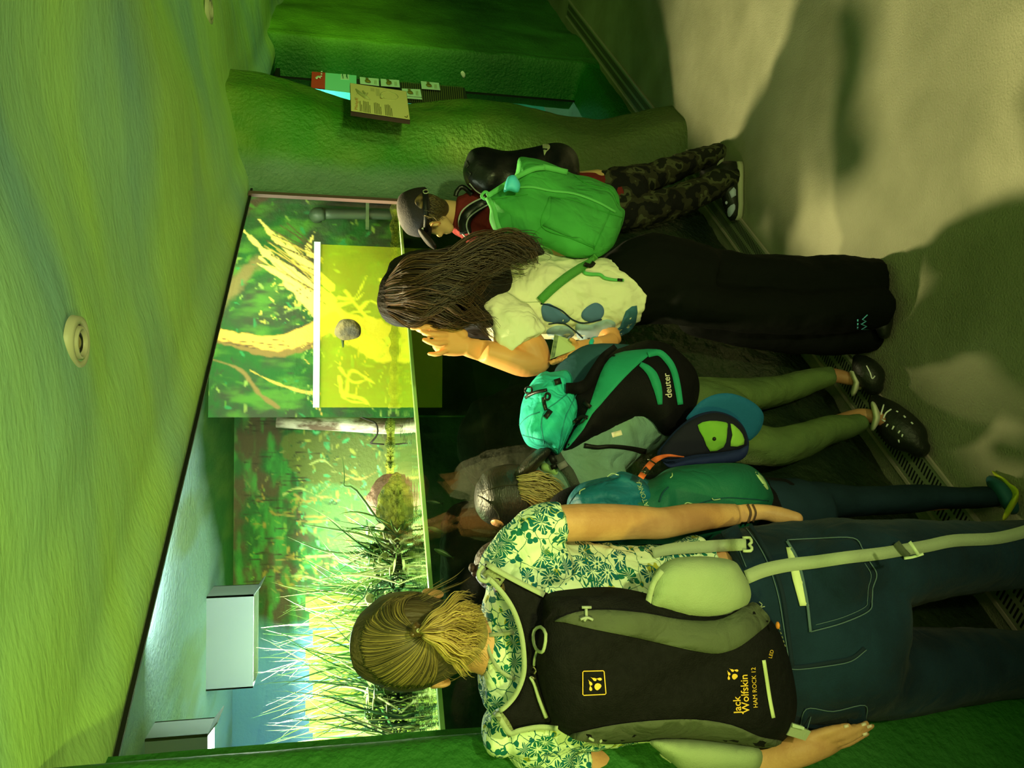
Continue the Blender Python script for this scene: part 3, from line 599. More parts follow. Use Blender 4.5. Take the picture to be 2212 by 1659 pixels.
o = mesh('water', ([W(.68, 1.626, ZW), W(3.25, 1.626, ZW), Vector((1.16, Y1, ZW)), Vector((XC, Y1, ZW)), Vector((XC, Y2, ZW)), Vector((-2.7, Y2, ZW)), Vector((-2.7, 2.2, ZW))], [(0, 1, 2, 3, 4, 5, 6)]), mw, smooth=False)
tag(o, 'still water surface filling the tank behind the big window', 'water', kind='stuff')
o = mesh('glass_rim', wbox(.72, 3.21, 1.606, 1.634, ZW - .006, ZW + .004), mat('meniscus', C3(150, 200, 110), .2, .6), smooth=False); tag(o, 'pale waterline bead along the inside of the window glass', 'waterline')
# lamp housings under the tank ceiling
m_hood = mat('hood_grey', (.22, .27, .30), .6)
for (x, y, z0, hx, hy, lab) in ((-1.25, 3.98, 2.075, .225, .10, 'pale grey lamp housing under the tank ceiling, the large middle one'), (-1.41, 2.86, 2.09, .20, .07, 'bright lamp housing at the far left edge of the tank ceiling')):
    t = thing('lamp_housing', (x, y, z0), lab, 'lamp housing', 'lamp housings in the tank')
    mesh('hood', join(box((x - hx, y - hy, z0), (x + hx, y - hy + .008, ZT)), box((x - hx, y + hy - .008, z0), (x + hx, y + hy, ZT)), box((x - hx, y - hy, z0), (x - hx + .008, y + hy, ZT)), box((x + hx - .008, y - hy, z0), (x + hx, y + hy, ZT))), m_hood, t, False)
    mesh('flap', slab([Vector((x + hx, y - hy, z0)), Vector((x + hx + .04, y - hy, z0 - .03)), Vector((x + hx + .04, y + hy, z0 - .03)), Vector((x + hx, y + hy, z0))], .004), m_hood, t, False)
# pipe on the mural wall
t = thing('pipe', P(720, 462, 3.84), 'grey drain pipe with an elbow on the painted wall right of the stump', 'pipe'); m_pipe = mat('pipe_grey', C3(46, 62, 40), .5, .4)
mesh('tube', tube([P(696, 462, 3.83), P(760, 462, 3.83), P(872, 464, 3.83)], .026, 14), m_pipe, t); mesh('elbow', join(tube([P(700, 462, 3.83), P(686, 463, 3.83), P(683, 466, 3.86), P(684, 468, 3.9)], [.032, .034, .034, .033], 14)), m_pipe, t)
mesh('clamp', join(box(tuple(P(797, 490, 3.80)), tuple(P(790, 445, 3.87)))), mat('clamp_metal', C3(90, 110, 70), .4), t, False)
# birch trunk standing in the corner
t = thing('birch_trunk', P(870, 920, 4.5), 'pale knotty birch trunk standing in the water in the tank corner', 'tree trunk')
mesh('trunk', tube([P(597, 912, 4.5), P(660, 915, 4.5), P(740, 916, 4.5), P(820, 920, 4.5), P(900, 920, 4.5)], [.030, .034, .042, .046, .05], 14), mat('birch', C3(190, 186, 140), .8, .2, C3(90, 76, 50), 16, .6, 30, ramp=(.42, .6), stretch=(1, 1, .5)), t)
mesh('twig', join(tube([P(760, 892, 4.4), P(790, 905, 4.35), P(812, 915, 4.3), P(815, 938, 4.3), P(800, 958, 4.3)], .005), tube([P(800, 958, 4.3), P(830, 960, 4.3)], .004)), mat('twig', C3(40, 34, 22), .8), t)
# mossy ledge along the painted walls, island and rock
m_moss = mat('moss', C3(50, 62, 16), .9, .1, C3(112, 116, 30), 22, 1, 60, detail=8)
led = []
for k in range(60):
    u = k / 59; y = 430 + u * 620; d = 3.80 if y < 895 else 4.2; led.append((839 + 3 * math.sin(k * 1.7), y, d))
lo = []
for seg in ([q for q in led if q[1] < 890], [q for q in led if q[1] > 893]):
    C = [Vector((P(*q).x, q[2], ZW)) for q in seg]; lo.append(tube(C, [.018 + .012 * abs(math.sin(i * 2.3)) for i in range(len(C))], 8, 1))
o = blob('mossy_ledge', lo, m_moss, voxel=.012, smooth=1, wr=.03, wscale=.05); tag(o, 'mossy ledge running along the painted walls at the waterline', 'ledge')
R1 = P(835, 1085, 3.75); o = blob('rock', [ell(Vector((R1.x, 3.85, ZW)), (.135, .09, .125))], mat('rock_brown', C3(128, 100, 66), .8, .2, C3(80, 62, 40), 9, .9, 24), voxel=.012, smooth=1, wr=.06, wscale=.1); tag(o, 'brown rock rising from the water behind the mossy island', 'rock')
isl = [Vector((P(838, y, 3.55).x, 3.55, ZW - .01)) for y in (1020, 1060, 1100, 1150, 1190, 1215)]
o = blob('moss_island', [loft_world(isl, [Vector((0, 1, 0))] * 6, [Vector((0, 0, 1))] * 6, [.03, .07, .09, .07, .035, .01], [.015, .085, .105, .085, .04, .01], 14)], m_moss, voxel=.01, smooth=1, wr=.025, wscale=.04); tag(o, 'dark mossy island tapering to the left in front of the rock', 'moss island')
# yellow sign reflected in the glass, built as a sheet in the tank
t = thing('yellow_reflection', Vector((.3, 3.62, 1.3)), 'translucent yellow sheet standing in for a sign reflected in the window glass', 'reflection')
my = bpy.data.materials.new('reflection_yellow'); my.use_nodes = True; nt = my.node_tree; b = nt.nodes['Principled BSDF']; b.inputs['Base Color'].default_value = (.86, .88, .06, 1); setin(b, 'Roughness', .25)
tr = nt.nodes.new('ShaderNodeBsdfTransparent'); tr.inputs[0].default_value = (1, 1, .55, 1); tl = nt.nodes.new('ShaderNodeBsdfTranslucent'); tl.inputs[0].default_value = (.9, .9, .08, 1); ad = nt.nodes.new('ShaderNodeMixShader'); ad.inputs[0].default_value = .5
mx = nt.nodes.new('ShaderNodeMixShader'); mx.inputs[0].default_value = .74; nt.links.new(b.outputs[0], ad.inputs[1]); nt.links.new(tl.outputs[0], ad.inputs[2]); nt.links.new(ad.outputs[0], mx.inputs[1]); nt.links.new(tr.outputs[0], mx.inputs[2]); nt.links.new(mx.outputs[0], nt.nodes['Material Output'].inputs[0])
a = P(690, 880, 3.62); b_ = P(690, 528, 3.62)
mesh('sheet', box((a.x, 3.615, 1.20), (b_.x, 3.63, a.z)), my, t, False); mesh('top_edge', box((a.x, 3.61, a.z), (b_.x + .01, 3.635, a.z + .028)), mat('reflection_edge', C3(200, 236, 214, .9), .3), t, False)
# stump fragment and coral-like branch in front of it
t = thing('driftwood', P(760, 740, 3.58), 'small grey driftwood chunk with a peg in front of the yellow sheet', 'driftwood')
mesh('chunk', patch([(722, 718), (735, 692), (760, 690), (775, 700), (780, 712), (775, 728), (750, 735), (735, 733)], Flat(lambda x, y: P(x, y, 3.58)), .01, .03, 8, R=10, bulge=.02), mat('drift', C3(84, 80, 60), .8, .2, C3(130, 116, 70), 20, .8, 30), t)
mesh('peg', tube([P(740, 733, 3.58), P(741, 750, 3.57)], [.008, .003]), mat('drift_peg', C3(60, 76, 36), .8), t)
# slats reflected in the glass, built as boards behind the plants
m_slat = mat('slat', C3(196, 214, 70, .9), .5, .3, C3(150, 196, 70, .9), 5)
k = 0
for i in range(9):
    yy = 1290 + i * 37; d = 3.88 - i * .04
    a = P(660 + (i % 3) * 8, yy, d); b_ = P(800, yy + 23, d)
    o = mesh('reflected_slat', box((b_.x, d, ZW - .05), (a.x, d + .012, a.z)), m_slat, smooth=False)
    tag(o, 'reflection built as yellow-green slat behind the reeds, ' + ('topmost', 'second', 'third', 'fourth', 'fifth', 'sixth', 'seventh', 'eighth', 'lowest')[i] + (' of the row in the photo' if i in (0, 8) else ' down the row in the photo'), 'slat', 'reflection built as slats')
# reeds and broad-leaved plants
m_reed = mat('reed', (.2, .5, .08), .5, .3, attr='Col')
def blade(p0, p1, bend, w, R):
    n = 9; V = []; T = (p1 - p0); side = Vector((R.uniform(-1, 1), R.uniform(-1, 1), 0)).normalized()
    for i in range(n):
        u = i / (n - 1); c = p0 + T * u + bend * (u * (1 - u) * 4); ww = w * (1 - u ** 2.2) * (.6 + .4 * min(1, u * 5)); V += [c + side * ww, c - side * ww + Vector((0, 0, 0)), c + side.cross(T.normalized()) * ww * .35]
    Fc = []
    for i in range(n - 1):
        a, b = i * 3, i * 3 + 3
        for j in range(3): Fc.append((a + j, a + (j + 1) % 3, b + (j + 1) % 3, b + j))
    return V, Fc
def colmesh(name, V, Fc, cols, m, parent):
    me = bpy.data.meshes.new(name); me.from_pydata([tuple(q) for q in V], [], Fc); ca = me.color_attributes.new('Col', 'FLOAT_COLOR', 'POINT'); ca.data.foreach_set('color', np.array([list(c) + [1] for c in cols]).ravel()); me.update(); return link(name, me, m, parent)
greens = [C3(46, 92, 30), C3(100, 138, 52), C3(170, 190, 100), C3(34, 66, 24), C3(205, 214, 130)]
clumps = [(1180, 3.5, 46, 150, 60, 'small reed clump beside the mossy island'), (1235, 3.4, 54, 190, 70, 'dense reed clump between the island and the lamp glare'), (1290, 3.7, 60, 270, 60, 'reed clump in front of the first slats'), (1350, 3.75, 60, 300, 60, 'reed clump below the middle lamp housing'),
          (1410, 3.7, 60, 310, 60, 'tall reed clump left of the lamp housing'), (1465, 3.5, 46, 310, 60, 'tall dark reed clump reaching up the blue wall'), (1520, 3.3, 46, 330, 60, 'reed clump with the longest blades'), (1570, 3.1, 39, 290, 50, 'reed clump at the left edge of the window')]
for ci, (yy, d, nb, ht, spy, lab) in enumerate(clumps):
    R = np.random.RandomState(ci + 5); base = P(858, yy, d); base.z = ZW; t = thing('reed_clump', base, lab, 'plant', 'reeds in the tank')
    V, Fc, cs = [], [], []
    for i in range(nb):
        p0 = base + Vector((R.uniform(-.07, .07), R.uniform(-.1, .1), -.03)); top = P(858 - ht * R.uniform(.35, 1.0), yy + R.normal(0, spy), d + R.uniform(-.25, .2)); top.z = min(top.z, 2.2)
        v, f = blade(p0, top, Vector((R.uniform(-.05, .05), R.uniform(-.05, .05), R.uniform(0, .05))), R.uniform(.003, .0065), R); b = len(V); V += v; Fc += [tuple(q + b for q in z) for z in f]; cs += [greens[R.randint(5)] if yy < 1440 else greens[R.randint(4)]] * len(v)  # palest green for clumps by the lamp: glare put into the colour
    colmesh('blades', V, Fc, cs, m_reed, t)
    V, Fc, cs = [], [], []
    for i in range(34):
        c = base + Vector((R.uniform(-.12, .12), R.uniform(-.1, .1), R.uniform(.0, .14))); a = R.uniform(0, 6.28); el = R.uniform(-.3, .7); ax = Vector((math.cos(a) * math.cos(el), math.sin(a) * math.cos(el), math.sin(el))); sd = ax.cross(Vector((0, 0, 1))).normalized(); l = R.uniform(.03, .055)
        v, f = ell(c, (l, l * .5, .003), (ax, sd, ax.cross(sd)), 8, 4); b = len(V); V += v; Fc += [tuple(q + b for q in z) for z in f]; cs += [greens[R.randint(5)]] * len(v)
    colmesh('leaves', V, Fc, cs, m_reed, t)
for (pa, lab) in (([(835, 1150, 3.5), (770, 1060, 3.45), (744, 1050, 3.45), (744, 1030, 3.45), (740, 990, 3.45)], 'long bent stalk arching over the rock to the right'), ([(840, 1170, 3.4), (760, 1150, 3.4), (700, 1140, 3.4), (655, 1133, 3.4)], 'thin leaning stalk right of the glare'), ([(850, 1180, 3.4), (780, 1195, 3.4), (700, 1190, 3.4), (622, 1160, 3.4)], 'long arching stalk above the reeds')):
    V, F_ = tube([P(*q) for q in pa], [.006, .005, .004, .003, .001], 6); V = [Vector(v) for v in V]; o = mesh('stalk', (V, F_), mat('stalk', C3(60, 90, 30), .6)); tag(o, lab, 'plant stalk')
# under water: stones, fish
for i, (x, y, d, rx, lab) in enumerate(((1050, 960, 3.0, .20, 'dim rounded stone under water left of the middle'), (1020, 1210, 2.6, .22, 'large dim boulder under water behind the cap'), (1130, 860, 3.2, .14, 'small dim stone under water near the glass'), (1290, 1330, 2.3, .16, 'dim boulder low under water'))):
    c = P(x, y, d); o = blob('underwater_stone', [ell(c, (rx, rx * .7, rx * .55)), ell(c + Vector((rx * .3, 0, -.2)), (rx, rx * .8, .25))], mat('stone', C3(34, 40, 24), .8, .2, C3(18, 24, 13), 6, .8, 16), voxel=.02, smooth=2, wr=.06, wscale=.15); tag(o, lab, 'stone', 'stones under water')
m_fs = mat('fish_skin', C3(70, 104, 50), .35, .5, C3(40, 62, 30), 18)
for i, (x, y, d, l, ang, lab) in enumerate(((938, 1085, 2.35, .075, 80, 'small slim fish under the waterline, topmost of the four'), (943, 1145, 2.25, .085, 70, 'small fish with a pale belly below the rock'), (958, 1195, 2.1, .09, 65, 'brightest small fish swimming near the glass'), (925, 1125, 2.4, .06, 85, 'faint little fish close under the waterline'))):
    l *= .62; c = P(x, y, d); a = math.radians(ang); ax = (-UP * math.sin(a) * 1 - RI * math.cos(a) * 1).normalized(); sd = FWD; up2 = ax.cross(sd).normalized(); t = thing('fish', c, lab, 'fish', 'small fish in the tank')
    C = [c + ax * l * k for k in (-.5, -.35, -.1, .15, .35, .45)]
    mesh('body', loft_world(C, [up2] * 6, [sd] * 6, [.002, l * .09, l * .14, l * .12, l * .05, l * .03], [.002, l * .05, l * .07, l * .06, l * .03, .002], 10), m_fs, t)
    e = C[-1]; mesh('tail', ([e, e + ax * l * .16 + up2 * l * .12, e + ax * l * .1, e + ax * l * .16 - up2 * l * .12, e + sd * .002], [(0, 1, 2), (0, 2, 3), (4, 2, 1), (4, 3, 2)]), m_fs, t)
# ================================================================== PEOPLE: shared materials
m_skin = mat('skin', A(202, 158, 72, .80), .5, .35, A(190, 146, 64, .80), 9, .06, 240, detail=4)
m_skin_old = mat('skin_arm', A(190, 152, 74, .80), .5, .35, A(166, 124, 58, .80), 14, .10, 200, detail=5)
m_denim = mat('denim', A(9, 22, 21, .55), .85, .15, A(17, 37, 35, .55), 7, .25, 420, detail=9, crease=.22, cscale=8, sheen=.05)
m_hair = mat('hair', (1, 1, 1), .42, .5, attr='Col')
m_nail = mat('nail', A(225, 205, 130, .85), .25, .5)
m_lime = mat('trim_lime', A(142, 160, 92, .76), .7, .2, bump=.15, bscale=300)
m_stitch = mat('stitch', A(72, 96, 72, .7), .8)
def person(loc, label): return thing('person', loc, label, 'person')
# ------------------------------------------------------------------ WOMAN with the black day pack
WO = person((-.42, 1.33, 0), 'person with blond half-up ponytail, green floral blouse and jeans, back to the viewer')
D = 1.36
def arm_old_r(): return L([(1150, 1165, 1.36, 40, 0), (1200, 1133, 1.36, 41, 0), (1300, 1128, 1.37, 42, 0), (1380, 1128, 1.38, 38, 0), (1430, 1130, 1.39, 36, 0), (1500, 1118, 1.42, 33, 0), (1580, 1112, 1.46, 26, 0), (1640, 1106, 1.48, 19, .014), (1680, 1112, 1.47, 20, .016), (1720, 1120, 1.45, 16, .014)], sub=4)
def fing(p, w): return L([(q[0], q[1], q[2], w[i] if hasattr(w, '__len__') else w, 0) for i, q in enumerate(p)], sub=3, nseg=10)
hand_l = [L([(1640, 1648, 1.30, 38, .022), (1690, 1630, 1.28, 38, .022), (1730, 1618, 1.27, 38, .024), (1775, 1606, 1.27, 32, .022), (1800, 1599, 1.275, 26, .016)], sub=4),
    fing([(1785, 1590, 1.265), (1815, 1580, 1.255), (1845, 1570, 1.255)], [11, 10.5, 8]), fing([(1775, 1600, 1.26), (1820, 1588, 1.25), (1855, 1572, 1.25), (1872, 1562, 1.255)], [11, 11, 9.5, 7]),
    fing([(1790, 1610, 1.26), (1830, 1598, 1.25), (1862, 1580, 1.252), (1884, 1568, 1.26)], [10, 10, 9, 6.5]), fing([(1790, 1616, 1.27), (1830, 1606, 1.265), (1858, 1592, 1.265), (1874, 1585, 1.27)], [9, 9, 7.5, 6]),
    fing([(1730, 1600, 1.27), (1765, 1588, 1.262), (1800, 1577, 1.255), (1832, 1568, 1.25)], [15, 14, 12, 8])]
body = [L([(815, 1388, 1.37, 70, .065), (840, 1385, 1.37, 88, .088), (890, 1385, 1.37, 92, .092), (940, 1388, 1.38, 82, .082), (985, 1392, 1.38, 58, .06), (1030, 1395, 1.38, 56, .055), (1075, 1395, 1.38, 90, .06), (1120, 1388, 1.38, 190, .08), (1170, 1386, 1.38, 215, .09), (1300, 1385, 1.38, 190, .095), (1450, 1380, 1.38, 180, .09), (1560, 1360, 1.38, 195, .10), (1700, 1340, 1.38, 205, .11), (1800, 1338, 1.38, 200, .105)], sub=4, nseg=24, dome=(.3, .3)),
    L([(1120, 1230, 1.38, 60, .05), (1150, 1165, 1.38, 42, .045), (1200, 1133, 1.37, 40, 0)]), arm_old_r(),
    L([(1120, 1560, 1.38, 60, .05), (1170, 1620, 1.38, 46, .045), (1260, 1650, 1.38, 44, 0), (1350, 1665, 1.38, 42, 0), (1450, 1675, 1.37, 38, 0), (1540, 1665, 1.34, 36, 0), (1640, 1640, 1.30, 33, .024)], sub=4)] + hand_l + [
    L([(1800, 1440, 1.38, 95, .09), (2000, 1445, 1.39, 80, 0), (2200, 1430, 1.38, 62, 0), (2420, 1420, 1.36, 38, 0)], sub=3), L([(1800, 1225, 1.38, 95, .09), (2000, 1215, 1.39, 80, 0), (2200, 1190, 1.38, 62, 0), (2420, 1180, 1.36, 38, 0)], sub=3)]
# head: ears and a face turned away
for (x, y, s) in ((935, 1284, -1), (950, 1474, 1)): body.append(EP(x, y, 1.37, 26, 10, .018)); body.append(EP(x - 12, y + s * 5, 1.375, 13, 8, .012))
body += [EP(925, 1390, 1.45, 14, 9, .03), EP(965, 1390, 1.44, 26, 40, .04)]
b_w = blob('body', body, m_skin_old, WO, voxel=.0034, smooth=3)
# elbow creases and the wrist band
Sb = Surf(b_w)
mesh('wristband', join(ribbon([(1615, 1089), (1622, 1108), (1616, 1130)], 5, Sb, .003, .003, relax=1), ribbon([(1626, 1089), (1633, 1108), (1627, 1128)], 4, Sb, .003, .003, relax=1)), mat('cord_brown', A(70, 52, 26), .6), WO)
for pa in ([(1861, 1566), (1871, 1563)], [(1873, 1571), (1884, 1567)], [(1864, 1588), (1874, 1584)], [(1823, 1570), (1833, 1567)]): mesh('nail', ribbon(pa, 7, Sb, .0015, .001, relax=1), m_nail, WO)
# jeans
jeans = [L([(1575, 1350, 1.375, 208, .125), (1640, 1345, 1.375, 222, .13), (1720, 1338, 1.375, 232, .145), (1790, 1336, 1.375, 234, .15), (1850, 1336, 1.375, 226, .14), (1880, 1338, 1.375, 214, .12)], sub=4, nseg=28, dome=(0, 0)),
    L([(1800, 1222, 1.37, 118, .13), (1880, 1222, 1.375, 114, .125), (1960, 1214, 1.38, 104, .115), (2080, 1204, 1.385, 92, .10), (2212, 1196, 1.39, 84, .085), (2330, 1190, 1.38, 72, .075), (2440, 1186, 1.37, 66, .07)], sub=4, nseg=22, dome=(1, 0)),
    L([(1800, 1448, 1.37, 112, .13), (1880, 1452, 1.375, 108, .125), (1960, 1448, 1.38, 104, .115), (2080, 1438, 1.385, 92, .10), (2212, 1432, 1.39, 78, .085), (2330, 1424, 1.38, 70, .075), (2440, 1420, 1.37, 64, .07)], sub=4, nseg=22, dome=(1, 0)),
    EP(1790, 1240, 1.325, 80, 92, .10), EP(1790, 1438, 1.325, 80, 92, .10)]
b_j = blob('jeans', jeans, m_denim, WO, voxel=.007, smooth=3, wr=.012, wscale=.09)
for yy in (1190, 1418):
    mesh('shoe', join(L([(2440, yy, 1.42, 38, .05), (2455, yy, 1.36, 44, .05), (2450, yy, 1.26, 40, .04)], sub=3)), mat('shoe_dark', (.02, .03, .03), .6), WO)
# blouse
blouse = [L([(1042, 1392, 1.385, 92, .055), (1062, 1392, 1.385, 150, .065), (1095, 1390, 1.385, 205, .08), (1140, 1388, 1.385, 236, .10), (1200, 1388, 1.385, 232, .12), (1280, 1385, 1.385, 222, .125), (1360, 1384, 1.385, 214, .125), (1430, 1382, 1.385, 212, .125), (1500, 1378, 1.385, 222, .13), (1550, 1362, 1.39, 226, .14), (1572, 1355, 1.39, 224, .14)], sub=4, nseg=28, dome=(0, 0)),
    EP(1132, 1248, 1.385, 56, 50, .105), EP(1082, 1572, 1.385, 44, 46, .085), EP(1125, 1560, 1.385, 50, 50, .10), EP(1150, 1190, 1.385, 62, 60, .085), EP(1150, 1590, 1.385, 62, 62, .085), EP(1190, 1210, 1.385, 60, 50, .09), EP(1200, 1600, 1.385, 60, 50, .09),
    L([(1085, 1225, 1.385, 50, .06), (1120, 1175, 1.385, 50, .065), (1165, 1140, 1.38, 50, .065), (1215, 1130, 1.375, 46, .062)], sub=4, dome=(1, 0)),
    L([(1110, 1560, 1.385, 50, .06), (1150, 1610, 1.385, 54, .065), (1205, 1648, 1.38, 54, .065), (1262, 1660, 1.375, 50, .062)], sub=4, dome=(1, 0))]
def floral():
    m = mat('blouse_floral', A(190, 214, 128, .80), .85, .15, bump=.2, bscale=30, crease=.5, cscale=9); nt = m.node_tree; N = nt.nodes; Lk = nt.links; b = N['Principled BSDF']; tc = [n for n in N if n.type == 'TEX_COORD'][0]
    base, grn, teal, yel = A(196, 220, 130, .80), A(22, 96, 50, .72), A(16, 84, 66, .72), A(150, 160, 40, .75)
    def math_(op, a, b_=None, c=None):
        n = N.new('ShaderNodeMath'); n.operation = op
        for i, v in enumerate((a, b_, c)):
            if v is None: continue
            if isinstance(v, (int, float)): n.inputs[i].default_value = v
            else: Lk.new(v, n.inputs[i])
        return n.outputs[0]
    nz = N.new('ShaderNodeTexNoise'); nz.inputs['Scale'].default_value = 26; nz.inputs['Detail'].default_value = 3; Lk.new(tc.outputs['Object'], nz.inputs['Vector'])
    mp = N.new('ShaderNodeMapping'); Lk.new(tc.outputs['Object'], mp.inputs[0]); mp.inputs['Scale'].default_value = (1, .35, 1)
    add = N.new('ShaderNodeVectorMath'); add.operation = 'MULTIPLY_ADD'; add.inputs[1].default_value = (.022, .022, .022); Lk.new(nz.outputs['Color'], add.inputs[0]); Lk.new(mp.outputs[0], add.inputs[2])
    def vor(sc, feat, off=0):
        v = N.new('ShaderNodeTexVoronoi'); v.feature = feat; v.inputs['Scale'].default_value = sc
        mo = N.new('ShaderNodeMapping'); mo.inputs['Location'].default_value = (off, off, off); Lk.new(add.outputs[0], mo.inputs[0]); Lk.new(mo.outputs[0], v.inputs['Vector']); return v
    v1 = vor(31, 'F1'); v2 = vor(31, 'DISTANCE_TO_EDGE'); v3 = vor(74, 'F1', 3.1)
    # petals: rings of lobes around each flower centre, stems along the cell edges, small sprigs
    sub_ = N.new('ShaderNodeVectorMath'); sub_.operation = 'SUBTRACT'; Lk.new(v1.outputs['Position'], sub_.inputs[1]); Lk.new(add.outputs[0], sub_.inputs[0]); sx = N.new('ShaderNodeSeparateXYZ'); Lk.new(sub_.outputs[0], sx.inputs[0])
    ang = math_('ARCTAN2', sx.outputs[0], sx.outputs[2]); lob = math_('SINE', math_('MULTIPLY', ang, 6.0)); r = v1.outputs['Distance']
    edge = math_('MULTIPLY_ADD', lob, .10, .50); petal = math_('LESS_THAN', r, edge); core = math_('GREATER_THAN', r, math_('MULTIPLY_ADD', lob, .06, .20)); vein = math_('GREATER_THAN', math_('SINE', math_('MULTIPLY', ang, 13.0)), -.7)
    cellr = N.new('ShaderNodeSeparateColor'); Lk.new(v1.outputs['Color'], cellr.inputs[0]); on = math_('GREATER_THAN', cellr.outputs[0], .10)
    fl = math_('MULTIPLY', math_('MULTIPLY', petal, math_('MAXIMUM', math_('MULTIPLY', core, vein), math_('LESS_THAN', r, .10))), on)
    stem = math_('LESS_THAN', v2.outputs['Distance'], .016); sp = math_('MULTIPLY', math_('LESS_THAN', v3.outputs['Distance'], .40), math_('SUBTRACT', 1.0, petal)); c3 = N.new('ShaderNodeSeparateColor'); Lk.new(v3.outputs['Color'], c3.inputs[0])
    sp = math_('MULTIPLY', sp, math_('GREATER_THAN', c3.outputs[1], .35)); mask = math_('MAXIMUM', fl, math_('MAXIMUM', stem, sp))
    mg = N.new('ShaderNodeMix'); mg.data_type = 'RGBA'; mg.inputs[6].default_value = (*grn, 1); mg.inputs[7].default_value = (*teal, 1); Lk.new(cellr.outputs[1], mg.inputs[0])
    my_ = N.new('ShaderNodeMix'); my_.data_type = 'RGBA'; my_.inputs[6].default_value = (*base, 1); my_.inputs[7].default_value = (*yel, 1); Lk.new(math_('MULTIPLY', math_('GREATER_THAN', c3.outputs[2], .86), math_('LESS_THAN', v3.outputs['Distance'], .5)), my_.inputs[0])
    mm = N.new('ShaderNodeMix'); mm.data_type = 'RGBA'; Lk.new(mask, mm.inputs[0]); Lk.new(my_.outputs[2], mm.inputs[6]); Lk.new(mg.outputs[2], mm.inputs[7]); Lk.new(mm.outputs[2], b.inputs['Base Color']); return m
b_b = blob('blouse', blouse, floral(), WO, voxel=.006, smooth=2, wr=.016, wscale=.06)
# jeans details
Sj = Surf(b_j)
m_dark = mat('denim_seam', A(12, 26, 25, .55), .9)
pk = lambda pts, w=2.2, h=.0022: ribbon(pts, w, Sj, h, .0012, relax=2)
mesh('waistband', join(ribbon([(1575, 1140), (1600, 1200), (1620, 1280), (1650, 1400), (1665, 1500), (1660, 1560)], 40, Sj, .003, .003, relax=2)), m_denim, WO)
mesh('seam', join(pk([(1620, 1133), (1645, 1172), (1668, 1215), (1690, 1280), (1702, 1360), (1712, 1440)], 9, .003), pk([(1704, 1440), (1730, 1441), (1790, 1432), (1840, 1422), (1868, 1400)], 9, .003)), m_dark, WO)
mesh('stitching', join(pk([(1612, 1140), (1640, 1180), (1662, 1225), (1682, 1290), (1697, 1380), (1706, 1440)], 2, .004), pk([(1704, 1445), (1730, 1446), (1795, 1438), (1840, 1428), (1872, 1404)], 2, .004), pk([(1590, 1165), (1600, 1195), (1612, 1225)], 1.6, .005)), m_stitch, WO)
t = mesh('back_pocket', patch([(1700, 1168), (1760, 1163), (1842, 1162), (1862, 1185), (1893, 1238), (1884, 1290), (1876, 1320), (1820, 1345), (1752, 1364), (1744, 1300), (1728, 1230)], Sj, .0032, .003, 12, sub=1), m_denim, WO)
mesh('pocket_stitching', join(pk([(1700, 1166), (1760, 1163), (1843, 1162), (1865, 1188)], 2.2, .006), pk([(1878, 1212), (1894, 1240), (1886, 1270), (1884, 1296), (1877, 1320), (1820, 1346), (1751, 1365)], 2.4, .006), pk([(1868, 1216), (1882, 1242), (1876, 1270), (1874, 1296), (1868, 1312), (1820, 1334), (1762, 1350)], 1.4, .006), pk([(1700, 1168), (1724, 1212), (1742, 1290), (1751, 1365)], 6, .006)), m_stitch, t)
t = mesh('back_pocket', patch([(1738, 1530), (1800, 1535), (1868, 1524), (1872, 1560), (1830, 1580), (1730, 1572)], Sj, .0025, .002, 12, sub=1), m_denim, WO)
mesh('pocket_stitching', join(pk([(1728, 1580), (1742, 1532), (1800, 1537), (1868, 1524), (1871, 1556)], 2.2, .005), pk([(1742, 1582), (1752, 1548)], 1.6, .005)), m_stitch, t)
o = mesh('folded_paper', patch([(1698, 1182), (1712, 1182), (1724, 1210), (1738, 1260), (1748, 1308), (1728, 1309), (1712, 1250)], Sj, .006, .002, 10, sub=1), mat('paper', A(205, 225, 120, .85), .6, bump=.1, bscale=20)); tag(o, 'pale folded paper sticking out of the jeans back pocket', 'paper')
# hair
hw1, hw2 = A(34, 33, 14, .7), A(150, 138, 52, .8)
scalp = L([(790, 1388, 1.365, 62, .06), (806, 1388, 1.36, 82, .085), (840, 1385, 1.36, 99, .104), (885, 1384, 1.36, 103, .108), (925, 1385, 1.362, 96, .10), (960, 1388, 1.365, 78, .08), (985, 1390, 1.37, 62, .06)], sub=4, nseg=28, dome=(.25, .3))
hb = blob('hair', [scalp], mat('hair_base', A(44, 41, 17, .7), .5, .4, A(74, 67, 26, .7), 30, .5, 120, stretch=(1, 1, .15)), WO, voxel=.005, smooth=2)
Sh = Surf(hb)
def hair_on(S_, paths, n, rpx, seed, h=.003, lift=0): 
    R = np.random.RandomState(seed); V, Fc, cs = [], [], []
    G = [cr(p, 5) for p in paths]; k = min(map(len, G)); G = [g[np.linspace(0, len(g) - 1, k).astype(int)] for g in G]
    for i in range(n):
        a = R.uniform(0, len(G) - 1); j = min(int(a), len(G) - 2); f = a - j; q = G[j] * (1 - f) + G[j + 1] * f; q = q + R.normal(0, 1.6, 2)[None] * np.linspace(1.6, .4, k)[:, None]
        v, fc = cord([tuple(z) for z in q], [rpx * R.uniform(.5, 1.2)] * k, S_, h + R.uniform(0, .002) + lift, 1, nseg=3, relax=1); b = len(V); V += v; Fc += [tuple(t + b for t in z) for z in fc]; cs += [R.beta(.7, 1.3)] * len(v)
    c0, c1 = np.array(hw1), np.array(hw2); colmesh('hair_strands', V, Fc, [c0 * (1 - t) + c1 * t for t in cs], m_hair, WO)
